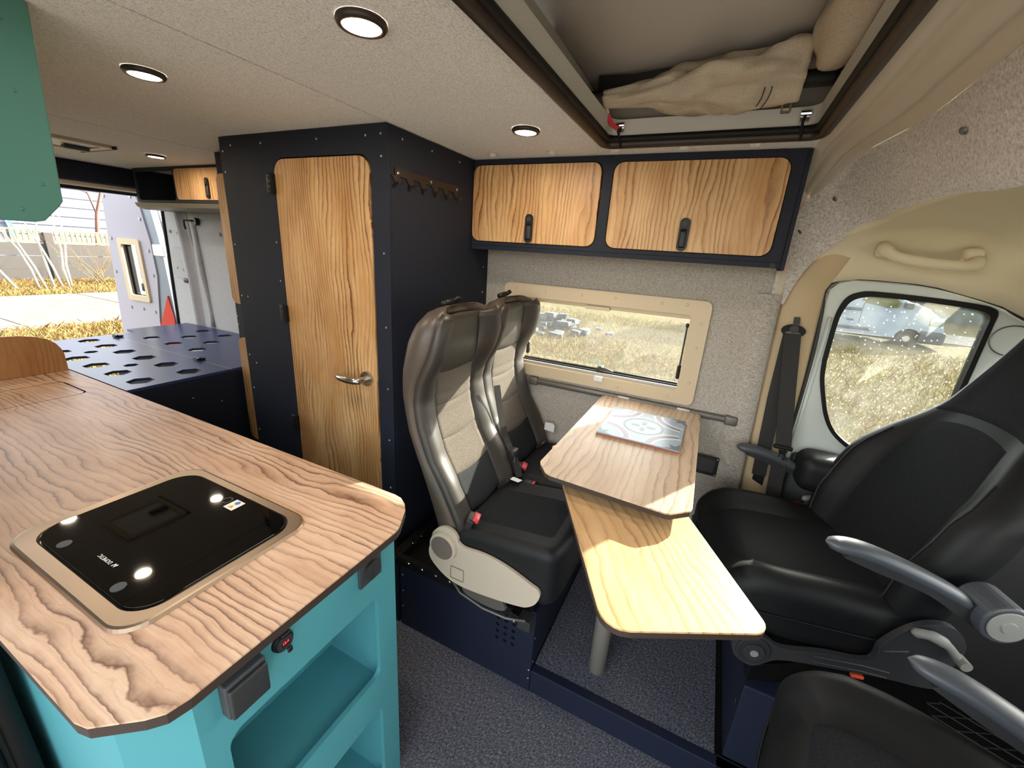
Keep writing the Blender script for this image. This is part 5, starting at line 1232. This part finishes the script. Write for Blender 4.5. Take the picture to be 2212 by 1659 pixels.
# rubble heap seen through the dinette window
rb_ = MB(); rnd = random.Random(9)
ru = empty('rubble_heap', (-4.4, 12.0, -0.6), 'heap of grey broken rubble in the field, seen through the dinette window', 'rubble')
for k in range(70):
    a = rnd.uniform(0, 6.28); q = abs(rnd.gauss(0, 0.55)); x = -4.5+q*1.5*math.cos(a); y = 11.9+q*math.sin(a); s_ = rnd.uniform(.08, .22); z = -0.6+0.42*math.exp(-q*q*1.2)*rnd.random()
    b = MB(); vv = []
    for dx in (-1, 1):
        for dy in (-1, 1):
            for dz in (-1, 1): vv.append((x+dx*s_*rnd.uniform(.5, 1), y+dy*s_*rnd.uniform(.5, 1), z+0.05+dz*s_*0.45*rnd.uniform(.5, 1)))
    b.add(vv, [(0, 1, 3, 2), (4, 6, 7, 5), (0, 4, 5, 1), (2, 3, 7, 6), (0, 2, 6, 4), (1, 5, 7, 3)]); b.go('lump', 'rubble', ru)
ru2 = empty('rubble_slab', (-7, 19, -0.6), 'pale broken concrete slabs farther off behind the rubble heap', 'rubble')
for k in range(8):
    x = -9+k*0.75; b = MB(); b.add([(x+dx*0.6, 22+dy*0.5, -0.55+dz*0.12+0.12*dx*(k % 2)) for dx in (-1, 1) for dy in (-1, 1) for dz in (-1, 1)], [(0, 1, 3, 2), (4, 6, 7, 5), (0, 4, 5, 1), (2, 3, 7, 6), (0, 2, 6, 4), (1, 5, 7, 3)]); b.go('slab', 'rubble', ru2)
# parked van
pv = empty('parked_van', (4.5, 19.2, -0.6), 'light grey panel van parked across the field, seen through the driver window', 'van')
body = [(0.9, -0.28), (0.9, 2.15), (3.7, 2.15), (4.5, 1.85), (5.55, 0.92), (6.35, 0.66), (6.75, 0.36), (6.88, 0.05), (6.92, -0.35), (6.80, -0.42), (6.45, -0.42)]
for k in range(9):
    a = PI*k/8; body.append((6.04+0.38*math.cos(a), -0.40+0.38*math.sin(a)))
body += [(5.66, -0.36), (1.9, -0.30)]
wind = [(4.55, 0.72), (4.52, 1.30), (4.70, 1.42), (4.95, 1.30), (5.60, 0.78), (5.55, 0.62), (5.3, 0.60)]
MB().plate(body, [], 'Y', 18.2, 20.1).go('body', 'van_paint', pv, bevel=0.05)
plate('side_window', wind, [], 'Y', 18.17, 18.19, 'glass_green', pv)
mat('cab_green', '6E8A6A', 0.8)
plate('window_back', [(x, z) for x, z in wind], [], 'Y', 18.192, 18.196, 'cab_green', pv)
plate('windscreen', [(4.62, 1.66), (5.50, 0.97), (5.52, 1.0), (4.64, 1.69)], [], 'Y', 18.3, 20.0, 'glass_green', pv)
rbox('side_moulding', 0.3, 5.0, 18.15, 18.2, -0.22, -0.12, 0.02, 'grey_plastic', pv, n=4, grid=1)
rbox('bumper', 6.3, 6.98, 18.14, 20.15, -0.46, -0.05, 0.08, 'grey_plastic', pv, n=6, grid=2)
rbox('door_handle', 4.25, 4.45, 18.14, 18.2, 0.08, 0.13, 0.02, 'dark_grey', pv, n=4, grid=1)
rbox('side_badge_recess', 4.1, 4.6, 18.15, 18.2, 0.42, 0.52, 0.03, 'plate_grey', pv, n=4, grid=1)
rbox('mirror', 5.66, 5.88, 17.95, 18.2, 0.62, 0.82, 0.05, 'dark_grey', pv, n=4, grid=1)
rbox('headlight', 6.45, 6.82, 18.16, 18.6, 0.12, 0.40, 0.06, 'glass_green', pv, n=4, grid=1)
for x in (4.62, 3.6):
    MB().box(x-.008, x+.008, 18.192, 18.199, -0.25, 1.6).go('panel_gap', 'dark_grey', pv)
for x in (6.04, 2.2):
    wh = MB(); wh.tube([(x+0.235*math.cos(a), 18.32, -0.33+0.235*math.sin(a)-.035) for a in [2*PI*k/28 for k in range(29)]], 0.085, 10, cap=False); wo = wh.go('tyre', 'tyre', pv, smooth=True)
    MB().cyl((x, 18.30, -0.365), (x, 18.28, -0.365), 0.19, 24).go('hubcap', 'alu', wo)
    MB().plate(circ(x, -0.365, 0.17), [circ(x, -0.365, 0.10)], 'Y', 18.270, 18.279).go('hub_ring', 'dark_grey', wo)
# hedge row far behind
for i, (x, y0, lab) in enumerate(((-24, 40, 'dark hedge far across the field to the left of the rubble'), (-12, 41, 'dull green hedge far across the field beyond the rubble slabs'), (0, 40, 'grey green hedge far off behind the tail of the parked van'),
        (12.6, 33, 'dull dark hedge standing beyond the nose of the parked van'), (27, 36, 'dark hedge far off to the right of the parked van'))):
    rnd = random.Random(i); rows = []; wd_ = 8.0 if i == 3 else 5.6
    for a in range(25):
        row = []
        for k in range(29):
            th = PI*k/28; e = math.sin(PI*a/24)**0.4 if 0 < a < 24 else 0; q = (1+0.13*rnd.uniform(-1, 1))
            row.append((x-wd_+2*wd_*a/24, y0-1.8*math.cos(th)*e*q, -0.6+5.5*math.sin(th)*e*q))
        rows.append(row)
    hd_ = grid('hedge', rows, 'bush'); tag(hd_, lab, 'hedge', 'far hedges')
# grass blades
def blades(name, label, n, region, m, h=(0.05, 0.14), seed=1, wd=0.006):
    rnd = random.Random(seed); vs = []; fs = []
    for k in range(n):
        x, y = region(rnd); z = -0.6; a = rnd.uniform(0, 6.28); hh = rnd.uniform(*h); bx, by = math.cos(a)*wd, math.sin(a)*wd
        lx, ly = rnd.uniform(-1, 1)*hh*0.9, rnd.uniform(-1, 1)*hh*0.9; q = len(vs)
        vs += [(x-bx, y-by, z), (x+bx, y+by, z), (x+lx*.5+bx*.6, y+ly*.5+by*.6, z+hh*.65), (x+lx, y+ly, z+hh)]
        fs += [(q, q+1, q+2), (q, q+2, q+3)]
    me = bpy.data.meshes.new(name); me.from_pydata(vs, [], fs); o = link(name, me, m)
    return tag(o, label, 'grass', kind='stuff')
def reg_side(r_):
    y = 3.5+13*r_.random()**1.5; x = r_.uniform(-0.65, 0.50)*y; return x, y
def reg_rear(r_):
    if r_.random() < 0.5: return -r_.uniform(7.5, 12.4), r_.uniform(1.5, 5.5)
    return -r_.uniform(18.2, 22.8), r_.uniform(3.5, 12)
blades('dry_grass', 'long dry yellow grass blades in the field and by the road', 50000, lambda q: reg_side(q) if q.random() < .6 else reg_rear(q), 'blade_straw', seed=2, wd=0.008)
blades('green_grass', 'fresher green grass blades mixed through the field', 14000, lambda q: reg_side(q) if q.random() < .6 else reg_rear(q), 'blade_green', h=(0.04, 0.10), seed=3, wd=0.008)
blades('rust_grass', 'rust brown grass stems mixed through the field', 12000, lambda q: reg_side(q) if q.random() < .5 else reg_rear(q), 'blade_rust', h=(0.06, 0.2), seed=4, wd=0.007)
